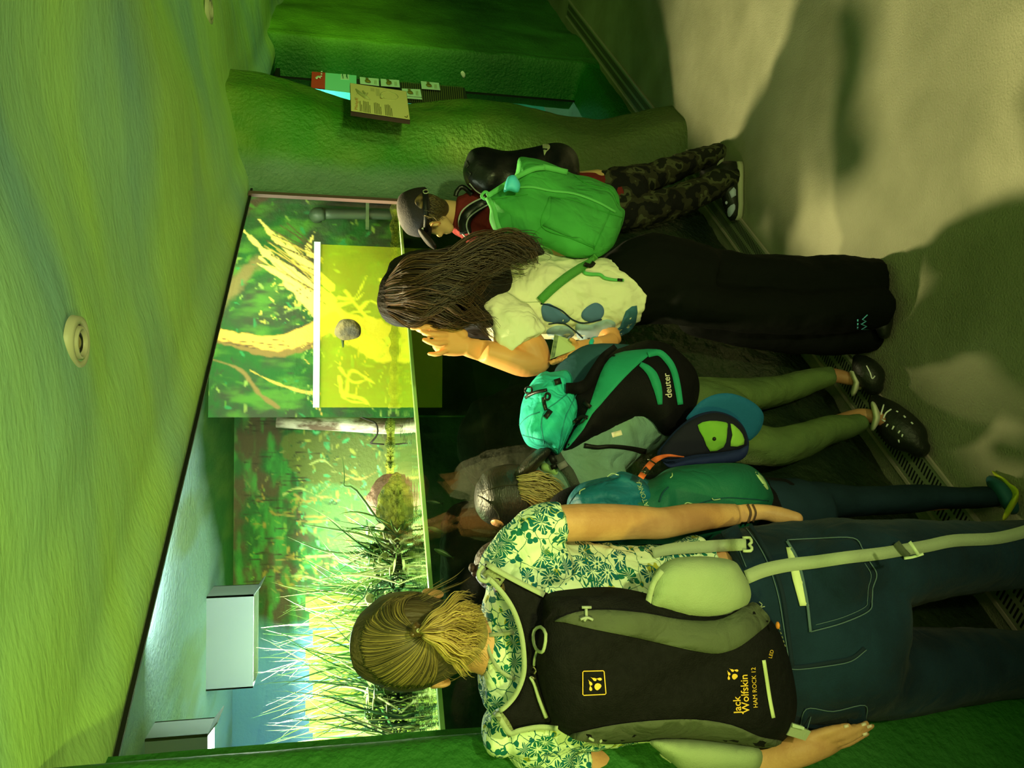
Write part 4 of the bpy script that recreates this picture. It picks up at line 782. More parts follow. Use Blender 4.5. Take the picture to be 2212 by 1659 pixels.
hair_on(Sh, [[(905, 1282), (880, 1292), (872, 1320), (890, 1350), (905, 1362)], [(850, 1292), (830, 1310), (840, 1340), (875, 1358), (905, 1364)], [(795, 1340), (800, 1350), (825, 1362), (865, 1368), (905, 1368)], [(782, 1375), (800, 1378), (830, 1378), (870, 1376), (905, 1370)], [(780, 1400), (800, 1402), (830, 1400), (870, 1390), (908, 1374)], [(790, 1440), (812, 1436), (850, 1420), (885, 1400), (912, 1378)], [(830, 1478), (850, 1466), (880, 1440), (905, 1410), (918, 1382)], [(880, 1486), (900, 1466), (918, 1440), (925, 1410), (924, 1385)], [(935, 1478), (945, 1455), (945, 1430), (938, 1405), (928, 1386)]], 700, .95, 4)
gd = [[(905, 1362, 1.245), (930, 1335, 1.245), (965, 1305, 1.26), (1000, 1282, 1.28), (1035, 1275, 1.30)], [(908, 1365, 1.24), (940, 1345, 1.235), (980, 1325, 1.245), (1020, 1315, 1.265), (1050, 1320, 1.29)], [(912, 1368, 1.24), (950, 1362, 1.23), (990, 1358, 1.24), (1030, 1362, 1.26), (1062, 1375, 1.285)], [(915, 1372, 1.24), (950, 1380, 1.235), (985, 1395, 1.245), (1015, 1410, 1.26), (1045, 1425, 1.285)], [(915, 1378, 1.245), (940, 1398, 1.245), (965, 1425, 1.26), (990, 1450, 1.28), (1010, 1465, 1.30)]]
strands('ponytail', gd, 620, .0010, m_hair, WO, jit=12, jd=.014, locks=46, col=A(104, 88, 30, .75), col2=A(214, 196, 82, .85), seed=9, wav=5, add=blob and L([(912, 1368, 1.262, 8, .01), (950, 1362, 1.262, 30, .016), (990, 1368, 1.27, 56, .018), (1020, 1375, 1.29, 62, .018), (1040, 1380, 1.31, 30, .01)], sub=3))
strands('loose_hair', [[(900, 1290, 1.33), (925, 1278, 1.33), (960, 1262, 1.34), (985, 1245, 1.34)], [(930, 1300, 1.3), (960, 1280, 1.3), (1000, 1265, 1.31), (1030, 1240, 1.32)], [(960, 1470, 1.3), (980, 1488, 1.31), (1000, 1480, 1.32), (1020, 1470, 1.33)]], 26, .0005, m_hair, WO, jit=22, jd=.01, col=hw1, col2=hw2, seed=12)
mesh('hair_clip', join(EP(905, 1362, 1.232, 16, 13, .012), EP(898, 1352, 1.235, 9, 8, .01), EP(893, 1368, 1.235, 9, 8, .01)), mat('clip', A(78, 62, 22), .25, .7), WO)
mesh('clip_stone', EP(904, 1362, 1.219, 5, 5, .003), mat('clip_stone', A(190, 190, 110, .9), .1, .9), WO)
# ------------------------------------------------------------------ BLACK DAY PACK
m_pk = mat('pack_black', A(11, 11, 7, .6), .8, .15, A(15, 15, 10, .6), 90, .35, 380, crease=.25, cscale=7)
m_gry = mat('pack_grey', A(66, 76, 40, .66), .75, .2, A(58, 66, 36, .66), 8, .15, 300, crease=.35, cscale=11)
m_or = mat('print_yellow', A(236, 178, 44, .85), .6); m_meshp = mat('pocket_mesh', A(136, 156, 86, .76), .8, .15, A(126, 148, 80, .76), 12, .25, 500, bump2=.25, b2scale=12)
PK = thing('backpack', P(1450, 1440, 1.2), 'black day pack with pale green trim and yellow paw emblems over the floral blouse', 'backpack')
dpk = lambda x, y: 1.235 - .00002 * (x - 1450)
wrk = lambda x, y: .005 * math.sin(x * .03 + y * .05) + .004 * math.sin(x * .011 - y * .03)
main = mesh('main_compartment', pillow([(1172, 1330), (1180, 1285), (1240, 1272), (1320, 1268), (1390, 1280), (1450, 1300), (1540, 1318), (1610, 1300), (1664, 1338), (1692, 1385), (1712, 1450), (1722, 1520), (1712, 1570), (1690, 1602), (1645, 1620), (1580, 1610), (1490, 1600), (1400, 1602), (1310, 1608), (1245, 1596), (1200, 1570), (1178, 1520), (1160, 1450), (1160, 1390)], dpk, .085, .03, R=95, step=13, wrinkle=wrk), m_pk, PK)
yoke = mesh('back_panel', pillow([(1048, 1218), (1080, 1235), (1130, 1262), (1190, 1285), (1220, 1330), (1240, 1440), (1230, 1540), (1205, 1575), (1150, 1572), (1100, 1582), (1078, 1540), (1110, 1510), (1128, 1460), (1128, 1400), (1116, 1345), (1092, 1295), (1062, 1255)], lambda x, y: 1.265, .014, .012, R=30, step=12), m_pk, PK)
Sm = Surf(main); Sall = Surf(main, yoke, b_b, b_j)
gp = mesh('side_panel', patch([(1198, 1341), (1245, 1322), (1307, 1317), (1392, 1324), (1470, 1338), (1545, 1340), (1590, 1322), (1626, 1300), (1650, 1318), (1664, 1341), (1640, 1365), (1601, 1395), (1570, 1408), (1538, 1412), (1475, 1401), (1380, 1379), (1285, 1360), (1221, 1345)], Sm, .005, .005, 12, sub=3), m_gry, PK)
mesh('side_panel', patch([(1230, 1588), (1263, 1579), (1326, 1566), (1406, 1557), (1500, 1554), (1580, 1566), (1643, 1592), (1690, 1601), (1660, 1616), (1580, 1608), (1485, 1598), (1406, 1599), (1311, 1607), (1250, 1600)], Sm, .005, .005, 12, sub=3), m_gry, PK)
Sm2 = Surf(main, gp)
pkt = mesh('mesh_pocket', pillow([(1394, 1322), (1400, 1285), (1406, 1255), (1420, 1228), (1450, 1208), (1490, 1202), (1540, 1203), (1585, 1212), (1602, 1232), (1618, 1262), (1622, 1290), (1608, 1316), (1585, 1332), (1545, 1341), (1490, 1338), (1430, 1325)], lambda x, y: 1.215, .05, .03, R=55, step=11, wrinkle=lambda x, y: .006 * math.sin((y - 1200) * .28 - (x - 1400) * .05) * max(0, 1 - (x - 1395) / 90)), m_meshp, PK)
Spk = Surf(pkt)
mesh('pocket_hem', ribbon([(1398, 1320), (1403, 1288), (1412, 1258), (1430, 1232)], 13, Spk, .004, .005, relax=1), m_lime, pkt)
pl = mesh('mesh_pocket', pillow([(1405, 1600), (1485, 1597), (1580, 1607), (1640, 1617), (1645, 1650), (1620, 1672), (1540, 1675), (1480, 1668), (1445, 1642), (1425, 1625)], lambda x, y: 1.22, .04, .03, R=40, step=12), m_meshp, PK)
# trims
trim = lambda pa, w, h=.006: ribbon(pa, w, Sall, h, .004, relax=3)
mesh('trim', join(ribbon([(1042, 1238), (1068, 1262), (1092, 1290), (1112, 1325), (1126, 1370), (1132, 1420), (1130, 1460), (1114, 1500), (1090, 1528), (1072, 1538)], 11, Sall, .012, .008, relax=5), trim([(1046, 1215), (1085, 1238), (1130, 1262), (1176, 1285)], 12, .012), trim([(1072, 1538), (1084, 1560), (1102, 1584), (1124, 1578), (1165, 1571), (1205, 1574)], 12, .012)), m_lime, PK)
m_stm = mat('strap_mesh', A(126, 140, 72), .8, .1, A(100, 112, 56), 300, .3, 500)
mesh('shoulder_strap', trim([(1040, 1222), (1060, 1240), (1086, 1258)], 26, .008), m_stm, PK); mesh('shoulder_strap', trim([(1070, 1535), (1090, 1560), (1106, 1590)], 18, .008), m_stm, PK)
mesh('chest_strap', join(ribbon([(1044, 1372), (1080, 1370), (1110, 1366)], 9, Sall, .008, .003, relax=1), ribbon([(1046, 1374), (1062, 1420), (1080, 1448), (1112, 1468)], 8, Sall, .008, .003, relax=2)), m_lime, PK)
mesh('load_loop', tube([P(x, y, 1.25) for x, y in ((1044, 1222), (1034, 1236), (1036, 1250), (1050, 1256), (1058, 1248))], .0035), m_lime, PK)
lb = mesh('label_patch', ribbon([(1066, 1272), (1090, 1268)], 16, Sall, .016, .002, relax=1), mat('label_brown', A(56, 46, 18), .7), PK)
mesh('label_print', join(cord([(1076, 1266), (1084, 1268), (1082, 1274), (1074, 1270)], .8, Surf(lb), .001, closed=True), cord([(1070, 1274), (1078, 1276)], .7, Surf(lb), .001)), m_or, lb)
zp = thing
mesh('zip_pull', join(cord([(1154, 1362), (1168, 1354), (1179, 1370), (1176, 1398), (1170, 1409), (1158, 1402), (1152, 1382)], 3.4, Sall, .012, 2, True, 8, relax=2), cord([(1160, 1406), (1155, 1424), (1154, 1438)], 3.2, Sall, .010, relax=1)), m_lime, PK)
mesh('zip_pull', cord([(1145, 1462), (1154, 1478), (1165, 1512), (1180, 1550)], [3, 3.2, 4, 4.2], Sall, .010, nseg=8, relax=1), m_lime, PK)
mesh('zip_slider', join(cord([(1152, 1440), (1158, 1448), (1154, 1456)], 2, Sall, .012), cord([(1148, 1462), (1156, 1466)], 2.4, Sall, .012)), mat('zip_metal', A(120, 120, 70), .3, .6, metal=.6), PK)
mesh('cord_lock', join(cord([(1257, 1312), (1277, 1312)], 3.2, Sall, .012), cord([(1266, 1312), (1267, 1338)], 3.6, Sall, .009), cord([(1254, 1338), (1268, 1334), (1281, 1339)], 3, Sall, .012), cord([(1262, 1342), (1268, 1332)], 3, Sall, .012)), mat('lock_grey', A(136, 150, 96), .5), PK)
mesh('cord_lock', join(cord([(1268, 1602), (1290, 1608), (1298, 1600)], 3, Sall, .010), cord([(1272, 1594), (1286, 1602), (1292, 1612)], 3, Sall, .010)), m_lime, PK)
mesh('compression_loop', join(*[cord([(1425, 1628), (1432 + k * 5, 1636 + k * 3), (1442 + k * 4, 1640 + k * 4)], 1.2, Surf(pl, main), .004) for k in range(3)]), m_lime, PK)
mesh('reflector_strip', ribbon([(1650, 1426), (1656, 1465), (1663, 1510), (1671, 1551)], 8, Sm, .004, .003, relax=1), mat('reflector', A(176, 196, 104, .8), .5), PK)
mesh('light_pull', EP(1680, 1351, 1.165, 5, 9, .005), mat('pull_orange', A(190, 120, 34, .8), .4), PK)
mesh('bottom_piping', join(*[ribbon([(1683 + i * 3, 1356 + i * 9), (1685 + i * 3, 1361 + i * 9)], 2, Sall, .004, .001) for i in range(5)]), mat('piping_pale', A(110, 116, 60), .6), PK)
def paw(cx, cy, s, ang):
    out = []; ca, sa = math.cos(ang), math.sin(ang); T = lambda u, v: (cx + s * (u * ca - v * sa), cy + s * (u * sa + v * ca))
    out.append([T(*q) for q in crc([(.12, -.28), (.42, -.44), (.72, -.36), (.80, 0), (.72, .38), (.42, .46), (.12, .30), (.0, 0)], 3)])
    for (u, v, a) in ((-.02, -.86, 2.5), (-.48, -.38, 2.9), (-.48, .34, 3.4), (-.02, .84, 3.8)):
        out.append([T(u + .36 * x * math.cos(a) - .36 * y * math.sin(a), v + .36 * x * math.sin(a) + .36 * y * math.cos(a)) for x, y in ((-.75, 0), (-.5, -.42), (0, -.52), (.55, -.34), (.9, -.12), (1.7, 0), (.9, .12), (.55, .34), (0, .52), (-.5, .42))])
    return out
mesh('paw_emblem', join(marks(paw(1286, 1478, 17, .75), Sm, .003), ribbon([(1259, 1452), (1259, 1500), (1261, 1502), (1307, 1500), (1309, 1498), (1305, 1451), (1303, 1449), (1261, 1450)], 2, Sm, .003, .001, sub=1, closed=True)), m_or, PK, False)
mesh('paw_emblem', marks(paw(1583, 1457, 14, .8), Sm, .003), m_or, PK, False)
mesh('brand_lettering', join(text_on('Jack', (1601, 1541), (-.055, -1), 23, Sm, .003, font_off=.012), text_on('Wolfskin', (1619, 1540), (-.055, -1), 23, Sm, .003, font_off=.012), text_on('HAM ROCK 12', (1637, 1529), (-.06, -1), 13.5, Sm, .003)), m_or, PK, False)
mesh('small_lettering', text_on('LED', (1667, 1423), (.26, -1), 11, Sm, .003), m_or, PK, False)
# hanging straps
Sstr = Surf(main, pkt, b_b, b_j)
s1 = mesh('hip_strap', ribbon([(1612, 1247), (1650, 1232), (1700, 1221), (1760, 1214), (1830, 1204), (1900, 1196), (1950, 1188), (2000, 1180), (2060, 1168), (2140, 1164), (2190, 1155), (2240, 1140)], [30, 30, 29, 28, 27, 27, 26, 27, 27, 26, 27, 27], Sstr, .006, .003, relax=6), m_lime, PK)
Ss = Surf(s1)
mesh('buckle', join(ribbon([(1965, 1170), (1985, 1200)], 7, Ss, .007, .006), ribbon([(1953, 1206), (1972, 1203), (1995, 1196)], 6, Ss, .006, .005)), mat('buckle_lime', A(176, 198, 112, .8), .35, .5), PK)
mesh('strap_keeper', ribbon([(1936, 1172), (1950, 1190), (1962, 1202)], 15, Ss, .005, .003), m_gry, PK)
s2 = mesh('waist_strap', ribbon([(1410, 1195), (1450, 1186), (1520, 1181), (1570, 1178), (1612, 1176)], [22, 25, 26, 26, 26], Sstr, .006, .003, relax=4), m_lime, PK)
mesh('buckle', cord([(1604, 1162), (1620, 1162), (1623, 1172), (1618, 1177), (1624, 1183), (1621, 1190), (1605, 1190)], 3.2, Sstr, .010, 2, nseg=8, relax=3), mat('buckle_lime2', A(176, 198, 112, .8), .35, .5), PK)
mesh('strap_end', slab([P(1700, 1588, 1.215), P(1712, 1565, 1.215), P(1752, 1580, 1.22), P(1740, 1600, 1.22)], .008), m_lime, PK, False)
mesh('buckle', join(slab([P(1712, 1563, 1.21), P(1738, 1571, 1.21), P(1737, 1577, 1.21), P(1712, 1571, 1.21)], .006)), mat('buckle_pale', A(170, 196, 120, .8), .4), PK, False)
mesh('loose_thread', cord([(1640, 1300), (1646, 1306), (1642, 1312), (1652, 1310)], 1.1, Sj, .01), m_lime, PK)
# ================================================================== GIRL with long brown hair, hand against her brow
GI = person((.30, 2.12, 0), 'person with long wavy brown hair, white T-shirt and black trousers, hand at the brow')
m_skin2 = mat('skin_young', A(200, 150, 62, .80), .5, .35, A(190, 140, 56, .80), 7, .04, 240, detail=3)
hand_r = [L([(1010, 748, 2.08, 20, .022), (985, 742, 2.07, 29, .020), (962, 734, 2.06, 34, .018), (950, 728, 2.06, 30, .014)], sub=4),
    fing([(958, 709, 2.05), (930, 706, 2.04), (905, 707, 2.04), (890, 709, 2.045)], [7.5, 7, 6.5, 5]), fing([(962, 724, 2.045), (942, 723, 2.03), (926, 721, 2.03), (913, 717, 2.035)], [7.5, 7.5, 6.5, 5]),
    fing([(962, 739, 2.045), (944, 742, 2.03), (929, 739, 2.03), (916, 734, 2.035)], [7.5, 7.5, 6.5, 5]), fing([(964, 757, 2.055), (950, 763, 2.04), (938, 765, 2.04), (927, 764, 2.045)], [6.5, 6.5, 5.5, 4.5]),
    fing([(1000, 722, 2.06), (978, 704, 2.05), (962, 697, 2.05), (950, 698, 2.05)], [12, 10, 8.5, 6.5])]
arm = [L([(1075, 680, 2.16, 30, .05), (1110, 710, 2.12, 36, 0), (1145, 752, 2.10, 38, 0), (1158, 776, 2.09, 34, 0)], sub=4), L([(1158, 782, 2.085, 30, 0), (1130, 784, 2.08, 31, 0), (1090, 772, 2.08, 29, 0), (1050, 760, 2.08, 26, 0), (1010, 750, 2.08, 21, .024)], sub=4),
    EP(1162, 780, 2.085, 24, 32, .036)]
head = [EP(905, 638, 2.20, 62, 72, .088), EP(925, 690, 2.19, 40, 34, .055), EP(918, 716, 2.17, 9, 10, .018), L([(950, 640, 2.2, 40, .045), (1000, 632, 2.2, 36, .042), (1045, 632, 2.2, 50, .05)])]
arm2 = [L([(1110, 600, 2.22, 34, .04), (1200, 640, 2.2, 28, 0), (1290, 700, 2.15, 24, 0), (1325, 732, 2.12, 19, 0), (1290, 744, 2.08, 17, 0), (1258, 752, 2.06, 19, .014), (1230, 758, 2.05, 20, .012)], sub=4)] + [
    fing([(1245, 745 + k * 9, 2.055), (1222 - k * 4, 760 + k * 6, 2.05), (1204 - k * 2, 772 + k * 2, 2.045), (1198 - k * 3 + k * 12 * 0, 774 + k * 1, 2.035)], [6.5, 6.5, 6, 5]) for k in range(0)] + [
    fing([(1236, 762, 2.06), (1232, 774, 2.055), (1224, 773, 2.04)], [6.5, 6, 5]), fing([(1226, 766, 2.06), (1218, 777, 2.055), (1210, 776, 2.04)], [6.5, 6, 5]), fing([(1216, 768, 2.06), (1206, 780, 2.055), (1197, 779, 2.04)], [6.5, 6, 5]), fing([(1230, 762, 2.06), (1212, 772, 2.06), (1196, 784, 2.055), (1190, 783, 2.045)], [6, 6, 5.5, 5]), fing([(1245, 748, 2.05), (1240, 738, 2.035), (1233, 733, 2.03)], [6.5, 6, 5])]
torso = [L([(1045, 632, 2.2, 50, .05), (1090, 635, 2.2, 72, .08), (1200, 642, 2.2, 78, .10), (1330, 642, 2.2, 62, .08)], sub=4, dome=(1, .3)), L([(1460, 590, 2.2, 40, .06), (1600, 590, 2.18, 36, 0), (1800, 600, 2.14, 26, 0), (1900, 605, 2.12, 20, 0)]), L([(1460, 650, 2.14, 40, .06), (1600, 670, 2.1, 36, 0), (1800, 670, 2.06, 26, 0), (1905, 672, 2.04, 20, 0)])]
blob('body', head + arm + hand_r + arm2 + torso, m_skin2, GI, voxel=.0034, smooth=3)
tee = [L([(1040, 628, 2.2, 38, .05), (1062, 632, 2.2, 66, .075), (1105, 636, 2.2, 86, .11), (1165, 642, 2.2, 92, .13), (1230, 646, 2.2, 92, .135), (1290, 646, 2.2, 90, .135), (1340, 642, 2.2, 84, .13), (1368, 644, 2.2, 66, .12)], sub=5, nseg=26, dome=(1, 0)),
    L([(1058, 652, 2.17, 44, .07), (1085, 680, 2.13, 50, .075), (1115, 715, 2.10, 56, .07), (1136, 744, 2.09, 58, .062)], sub=5, dome=(1, 0)), L([(1075, 575, 2.24, 34, .06), (1120, 560, 2.26, 40, .06), (1165, 558, 2.26, 34, .06)], sub=3)]
m_tee = mat('tee_white', A(206, 216, 128, .85), .9, .1, bump=.12, bscale=40, crease=.65, cscale=7)
b_t = blob('t_shirt', tee, m_tee, GI, voxel=.006, smooth=2, wr=.030, wscale=.07)
St = Surf(b_t)
mesh('sleeve_seam', ribbon([(1060, 610), (1085, 625), (1110, 640), (1130, 652), (1165, 652)], 1.6, St, .0015, .001), mat('tee_seam', A(150, 166, 92), .9), GI)
mesh('hem_band', join(patch([(1318, 722), (1340, 705), (1352, 672), (1376, 660), (1374, 695), (1358, 718), (1330, 728)], St, .003, .002, 9, sub=2)), mat('print_teal', A(46, 92, 78), .85), GI)
mesh('shirt_print', join(patch([(1262, 668), (1285, 654), (1302, 662), (1304, 680), (1290, 694), (1268, 694), (1256, 684)], St, .003, .002, 9), patch([(1170, 662), (1188, 656), (1215, 676), (1232, 690), (1216, 700), (1190, 696), (1174, 690)], St, .003, .002, 9)), mat('print_blue', A(66, 100, 96), .85), GI)
mesh('shirt_print', join(patch([(1180, 716), (1200, 704), (1228, 706), (1240, 722), (1225, 734), (1195, 734)], St, .003, .002, 9), patch([(1245, 700), (1275, 702), (1310, 690), (1330, 700), (1316, 722), (1280, 732), (1250, 734)], St, .003, .002, 9)), mat('print_pale', A(128, 158, 116), .85), GI)
mesh('shirt_print', join(cord([(1168, 656), (1190, 660), (1215, 672), (1236, 690), (1262, 698), (1300, 690)], 1.6, St, .003), cord([(1185, 700), (1215, 698), (1238, 712), (1262, 734)], 1.4, St, .003)), mat('print_line', A(20, 36, 36), .85), GI)
# trousers and shoes
m_blk = mat('trousers_black', (.003, .0038, .0033), .85, .12, bump2=.4, b2scale=9)
tr_ = [L([(1310, 640, 2.2, 74, .105), (1352, 622, 2.2, 92, .13), (1400, 605, 2.2, 104, .14), (1460, 606, 2.2, 100, .14), (1520, 618, 2.19, 90, .13)], sub=4, dome=(1, 0)), L([(1480, 590, 2.2, 66, .11), (1560, 596, 2.19, 60, .10), (1650, 602, 2.17, 58, .10), (1750, 610, 2.15, 62, .10), (1830, 612, 2.13, 66, .10), (1886, 614, 2.12, 66, .10)], sub=4, dome=(1, 0)),
    L([(1480, 650, 2.14, 58, .11), (1560, 664, 2.13, 54, .10), (1650, 672, 2.11, 54, .10), (1750, 672, 2.09, 54, .10), (1830, 668, 2.08, 56, .10), (1896, 664, 2.07, 56, .10)], sub=4, dome=(1, 0)), L([(1500, 690, 2.25, 40, .08), (1650, 716, 2.23, 44, .09), (1780, 728, 2.2, 44, .09), (1870, 730, 2.17, 40, .09)], sub=4)]
b_tr = blob('trousers', tr_, m_blk, GI, voxel=.008, smooth=3, wr=.018, wscale=.1)
Str = Surf(b_tr)
mesh('logo_mark', join(cord([(1874, 680), (1863, 690), (1871, 694), (1861, 700), (1872, 705), (1862, 711), (1876, 712)], 1.1, Str, .002, 1), *[ribbon([(1853, 690 + k * 8), (1853, 695 + k * 8)], 3, Str, .002, .001) for k in range(3)]), mat('logo_mint', A(90, 190, 150, .9), .7), GI)
m_shoe = mat('shoe_black', (.010, .012, .009), .5, .5, bump=.2, bscale=60)
for (y, d) in ((612, 2.12), (664, 2.06)):
    mesh('shoe', L([(1896, y - 26, d + .03, 22, .05), (1903, y, d + .01, 26, .05), (1908, y + 34, d - .0, 22, .045), (1910, y + 56, d, 14, .04)], sub=4), m_shoe, GI)
mesh('shoe_tab', ribbon([(1912, 658), (1912, 668)], 4, Flat(lambda x, y: P(x, y, 2.0)), .0, .003), m_or, GI)
# held card and wristband
o = mesh('held_card', slab([P(1198, 722, 2.045), P(1237, 735, 2.045), P(1243, 755, 2.035), P(1188, 776, 2.035)], .002), mat('card_green', A(150, 172, 84), .6), smooth=False); tag(o, 'small pale green printed card held in the fingers beside the turquoise pack', 'card')
SC = Flat(lambda x, y: P(x, y, 2.034))
mesh('lettering', text_on('Futtermarkt', (1236, 752), (-.36, -1.0), 6, QuadS(P(1243, 755, 2.033), (P(1237, 735, 2.043) - P(1243, 755, 2.033)).cross(P(1188, 776, 2.033) - P(1243, 755, 2.033)).normalized() * -1), .001), m_ink, o, False) if False else None
cn = (P(1237, 735, 2.045) - P(1198, 722, 2.045)).cross(P(1188, 776, 2.035) - P(1198, 722, 2.045)).normalized(); cn = cn if cn.dot(EYE - P(1198, 722, 2.045)) > 0 else -cn
QC = QuadS(P(1198, 722, 2.045), cn)
mesh('lettering', text_on('Futtermarkt', (1238, 757), (-1, .38), 5.4, QC, .001), m_ink, o, False)
mesh('text_lines', join(*[ribbon([(1213 + k * 1.5 + k, 750 - k * 4), (1232 + k * .5, 742 - k * 3.2)], .9, QC, .001, .0005) for k in range(4)]), m_ink, o, False)
mesh('photo_strip', patch([(1198, 723), (1206, 725), (1209, 767), (1189, 775)], QC, .0012, .001, 8, 1), mat('card_photo', A(110, 130, 66), .6, .3, A(60, 80, 40), 90), o, False)
mesh('wristband', tube([P(x, y, d) for x, y, d in ((1276, 742, 2.06), (1284, 752, 2.055), (1294, 758, 2.06), (1300, 748, 2.075), (1296, 736, 2.09), (1284, 732, 2.09))], .007, 8, 3, True), mat('band_turquoise', A(40, 190, 130, .8), .5), GI)
# hair
gh1, gh2 = A(17, 14, 7, .6), A(84, 64, 25, .72)
hv = [L([(842, 640, 2.19, 44, .05), (856, 640, 2.18, 68, .085), (900, 628, 2.18, 84, .105), (950, 622, 2.16, 82, .10), (1000, 618, 2.14, 74, .09), (1040, 615, 2.13, 62, .07), (1070, 600, 2.12, 46, .05)], sub=4, nseg=24, dome=(.25, 1)),
      L([(930, 590, 2.14, 40, .06), (980, 575, 2.12, 44, .05), (1040, 560, 2.10, 40, .045), (1100, 540, 2.08, 32, .04), (1150, 540, 2.07, 20, .03), (1170, 545, 2.065, 8, .02)], sub=4), L([(950, 665, 2.14, 40, .06), (1000, 675, 2.11, 36, .05), (1045, 690, 2.09, 22, .035), (1072, 702, 2.08, 8, .02)], sub=4), L([(980, 700, 2.16, 22, .03), (1030, 712, 2.15, 20, .03), (1070, 722, 2.14, 14, .02)])]
b_h = blob('hair', hv, mat('hair_dark', A(12, 10, 5, .6), .7, .2, A(24, 19, 8, .65), 26, .6, 90, stretch=(1, 1, .12)), GI, voxel=.006, smooth=2, wr=.012, wscale=.05)
gg = [[(845, 596, 2.175), (862, 574, 2.06), (892, 556, 2.04), (945, 546, 2.03), (1010, 522, 2.02), (1090, 508, 2.00), (1150, 522, 1.99), (1174, 548, 1.99)], [(833, 610, 2.175), (856, 592, 2.05), (900, 578, 2.01), (960, 566, 2.00), (1030, 545, 1.99), (1100, 530, 1.985), (1150, 545, 1.985), (1146, 566, 1.985)],
      [(828, 624, 2.175), (858, 612, 2.03), (905, 604, 1.99), (960, 594, 1.98), (1010, 582, 1.98), (1060, 572, 1.985), (1104, 566, 1.985), (1134, 560, 1.99)], [(827, 638, 2.175), (860, 634, 2.02), (905, 630, 1.985), (950, 622, 1.98), (990, 612, 1.98), (1022, 606, 1.99), (1048, 594, 2.0), (1076, 574, 2.0)],
      [(828, 652, 2.175), (862, 656, 2.03), (905, 656, 1.99), (945, 650, 1.985), (985, 640, 1.985), (1015, 636, 1.99), (1032, 640, 2.0), (1046, 650, 2.02)], [(833, 666, 2.175), (868, 678, 2.04), (905, 682, 2.01), (940, 678, 2.0), (975, 672, 2.0), (1010, 676, 2.01), (1042, 690, 2.02), (1074, 706, 2.03)], [(841, 680, 2.175), (872, 700, 2.09), (900, 711, 2.08), (928, 704, 2.07), (965, 696, 2.04), (1000, 704, 2.06), (1040, 716, 2.08), (1072, 726, 2.09)]]
strands('hair_strands', gg, 1500, .0013, m_hair, GI, jit=9, jd=.014, col=gh1, col2=gh2, seed=21, wav=13, locks=64)
strands('stray_hair', [[(1090, 510, 2.0), (1130, 500, 1.99), (1160, 505, 1.99), (1170, 525, 1.99)], [(1100, 530, 2.0), (1150, 540, 1.98), (1180, 552, 1.98), (1150, 570, 1.985)], [(1040, 606, 2.0), (1060, 612, 2.0), (1100, 604, 2.0), (1132, 582, 2.0)]], 34, .0009, m_hair, GI, jit=14, jd=.01, col=gh1, col2=gh1, seed=22)
# ------------------------------------------------------------------ her green backpack
GP = thing('backpack', P(1210, 450, 2.25), 'bright green canvas backpack slipping off the back of the long-haired person', 'backpack')
m_gb = mat('canvas_green', A(66, 156, 48, .8), .8, .15, A(56, 140, 42, .8), 5, .10, 300, crease=.55, cscale=7)
def wg(x, y): return .006 * math.sin((x * .5 + y) * .055) + .005 * math.sin((x - y * .7) * .09) + .010 * math.exp(-((y - 470 - (x - 1180) * .25) / 14) ** 2) - .008 * math.exp(-((y - 415 - (x - 1150) * .16) / 9) ** 2)
gb = mesh('bag', pillow([(1050, 428), (1076, 412), (1100, 398), (1114, 372), (1121, 341), (1145, 341), (1173, 347), (1211, 362), (1240, 376), (1273, 382), (1305, 395), (1325, 404), (1337, 425), (1340, 445), (1350, 456), (1346, 480), (1336, 508), (1323, 534), (1300, 552), (1283, 557), (1235, 557), (1210, 548), (1186, 536), (1150, 524), (1110, 512), (1075, 506), (1058, 480), (1058, 452)], lambda x, y: 2.20 + .0006 * (480 - y), .115, .05, R=95, step=9, wrinkle=wg), m_gb, GP)
Sg = Surf(gb); m_gs = mat('canvas_seam', A(44, 130, 30, .7), .85); m_gtr = mat('canvas_trim', A(84, 172, 62, .8), .75)
mesh('seam', join(*[ribbon(p, 2.2, Sg, .003, .001, relax=1) for p in ([(1188, 424), (1240, 432), (1290, 452), (1345, 470)], [(1188, 424), (1170, 488), (1235, 515), (1283, 535)], [(1283, 540), (1300, 500), (1316, 462), (1320, 448)], [(1170, 488), (1150, 510)], [(1240, 378), (1270, 398), (1320, 412), (1336, 440)], [(1062, 430), (1100, 424), (1140, 420)])]), m_gs, GP)
mesh('pocket_flap', patch([(1190, 426), (1240, 433), (1288, 452), (1318, 463), (1300, 500), (1283, 536), (1235, 514), (1172, 487)], Sg, .003, .002, 10, sub=1), m_gb, GP)
mesh('zip', ribbon([(1120, 405), (1150, 404), (1190, 412), (1240, 418), (1290, 436), (1330, 458)], 5, Sg, .004, .003, relax=1), m_gtr, GP)
mesh('top_strap', join(ribbon([(1052, 424), (1080, 406), (1110, 386), (1150, 366), (1178, 362)], 11, Sg, .012, .006, relax=3), ribbon([(1052, 426), (1066, 450), (1072, 478), (1082, 504)], 11, Sg, .010, .006, relax=3)), m_gtr, GP)
mesh('grab_loop', cord([(1050, 430), (1040, 424), (1048, 414), (1056, 420)], 3, Sg, .012, closed=True, nseg=8), m_gtr, GP)
mesh('side_sleeve', ribbon([(1172, 360), (1200, 366), (1226, 372)], 12, Sg, .006, .003, relax=1), m_gtr, GP)
o = mesh('cyan_bottle_bag', pillow([(1096, 384), (1110, 378), (1118, 386), (1124, 400), (1118, 416), (1100, 412), (1088, 414)], lambda x, y: 2.13, .02, .02, R=12, step=5), mat('bag_cyan', A(66, 186, 150, .75), .5)); tag(o, 'turquoise item peeking out of the open green backpack', 'bag item')
gs = mesh('shoulder_strap', ribbon([(1288, 553), (1272, 566), (1255, 578), (1225, 598), (1195, 622), (1166, 650)], [13, 13, 19, 20, 20, 19], Surf(b_t, gb), .010, .006, relax=4), mat('strap_green', A(64, 128, 36, .7), .8, bump=.3, bscale=300), GP)
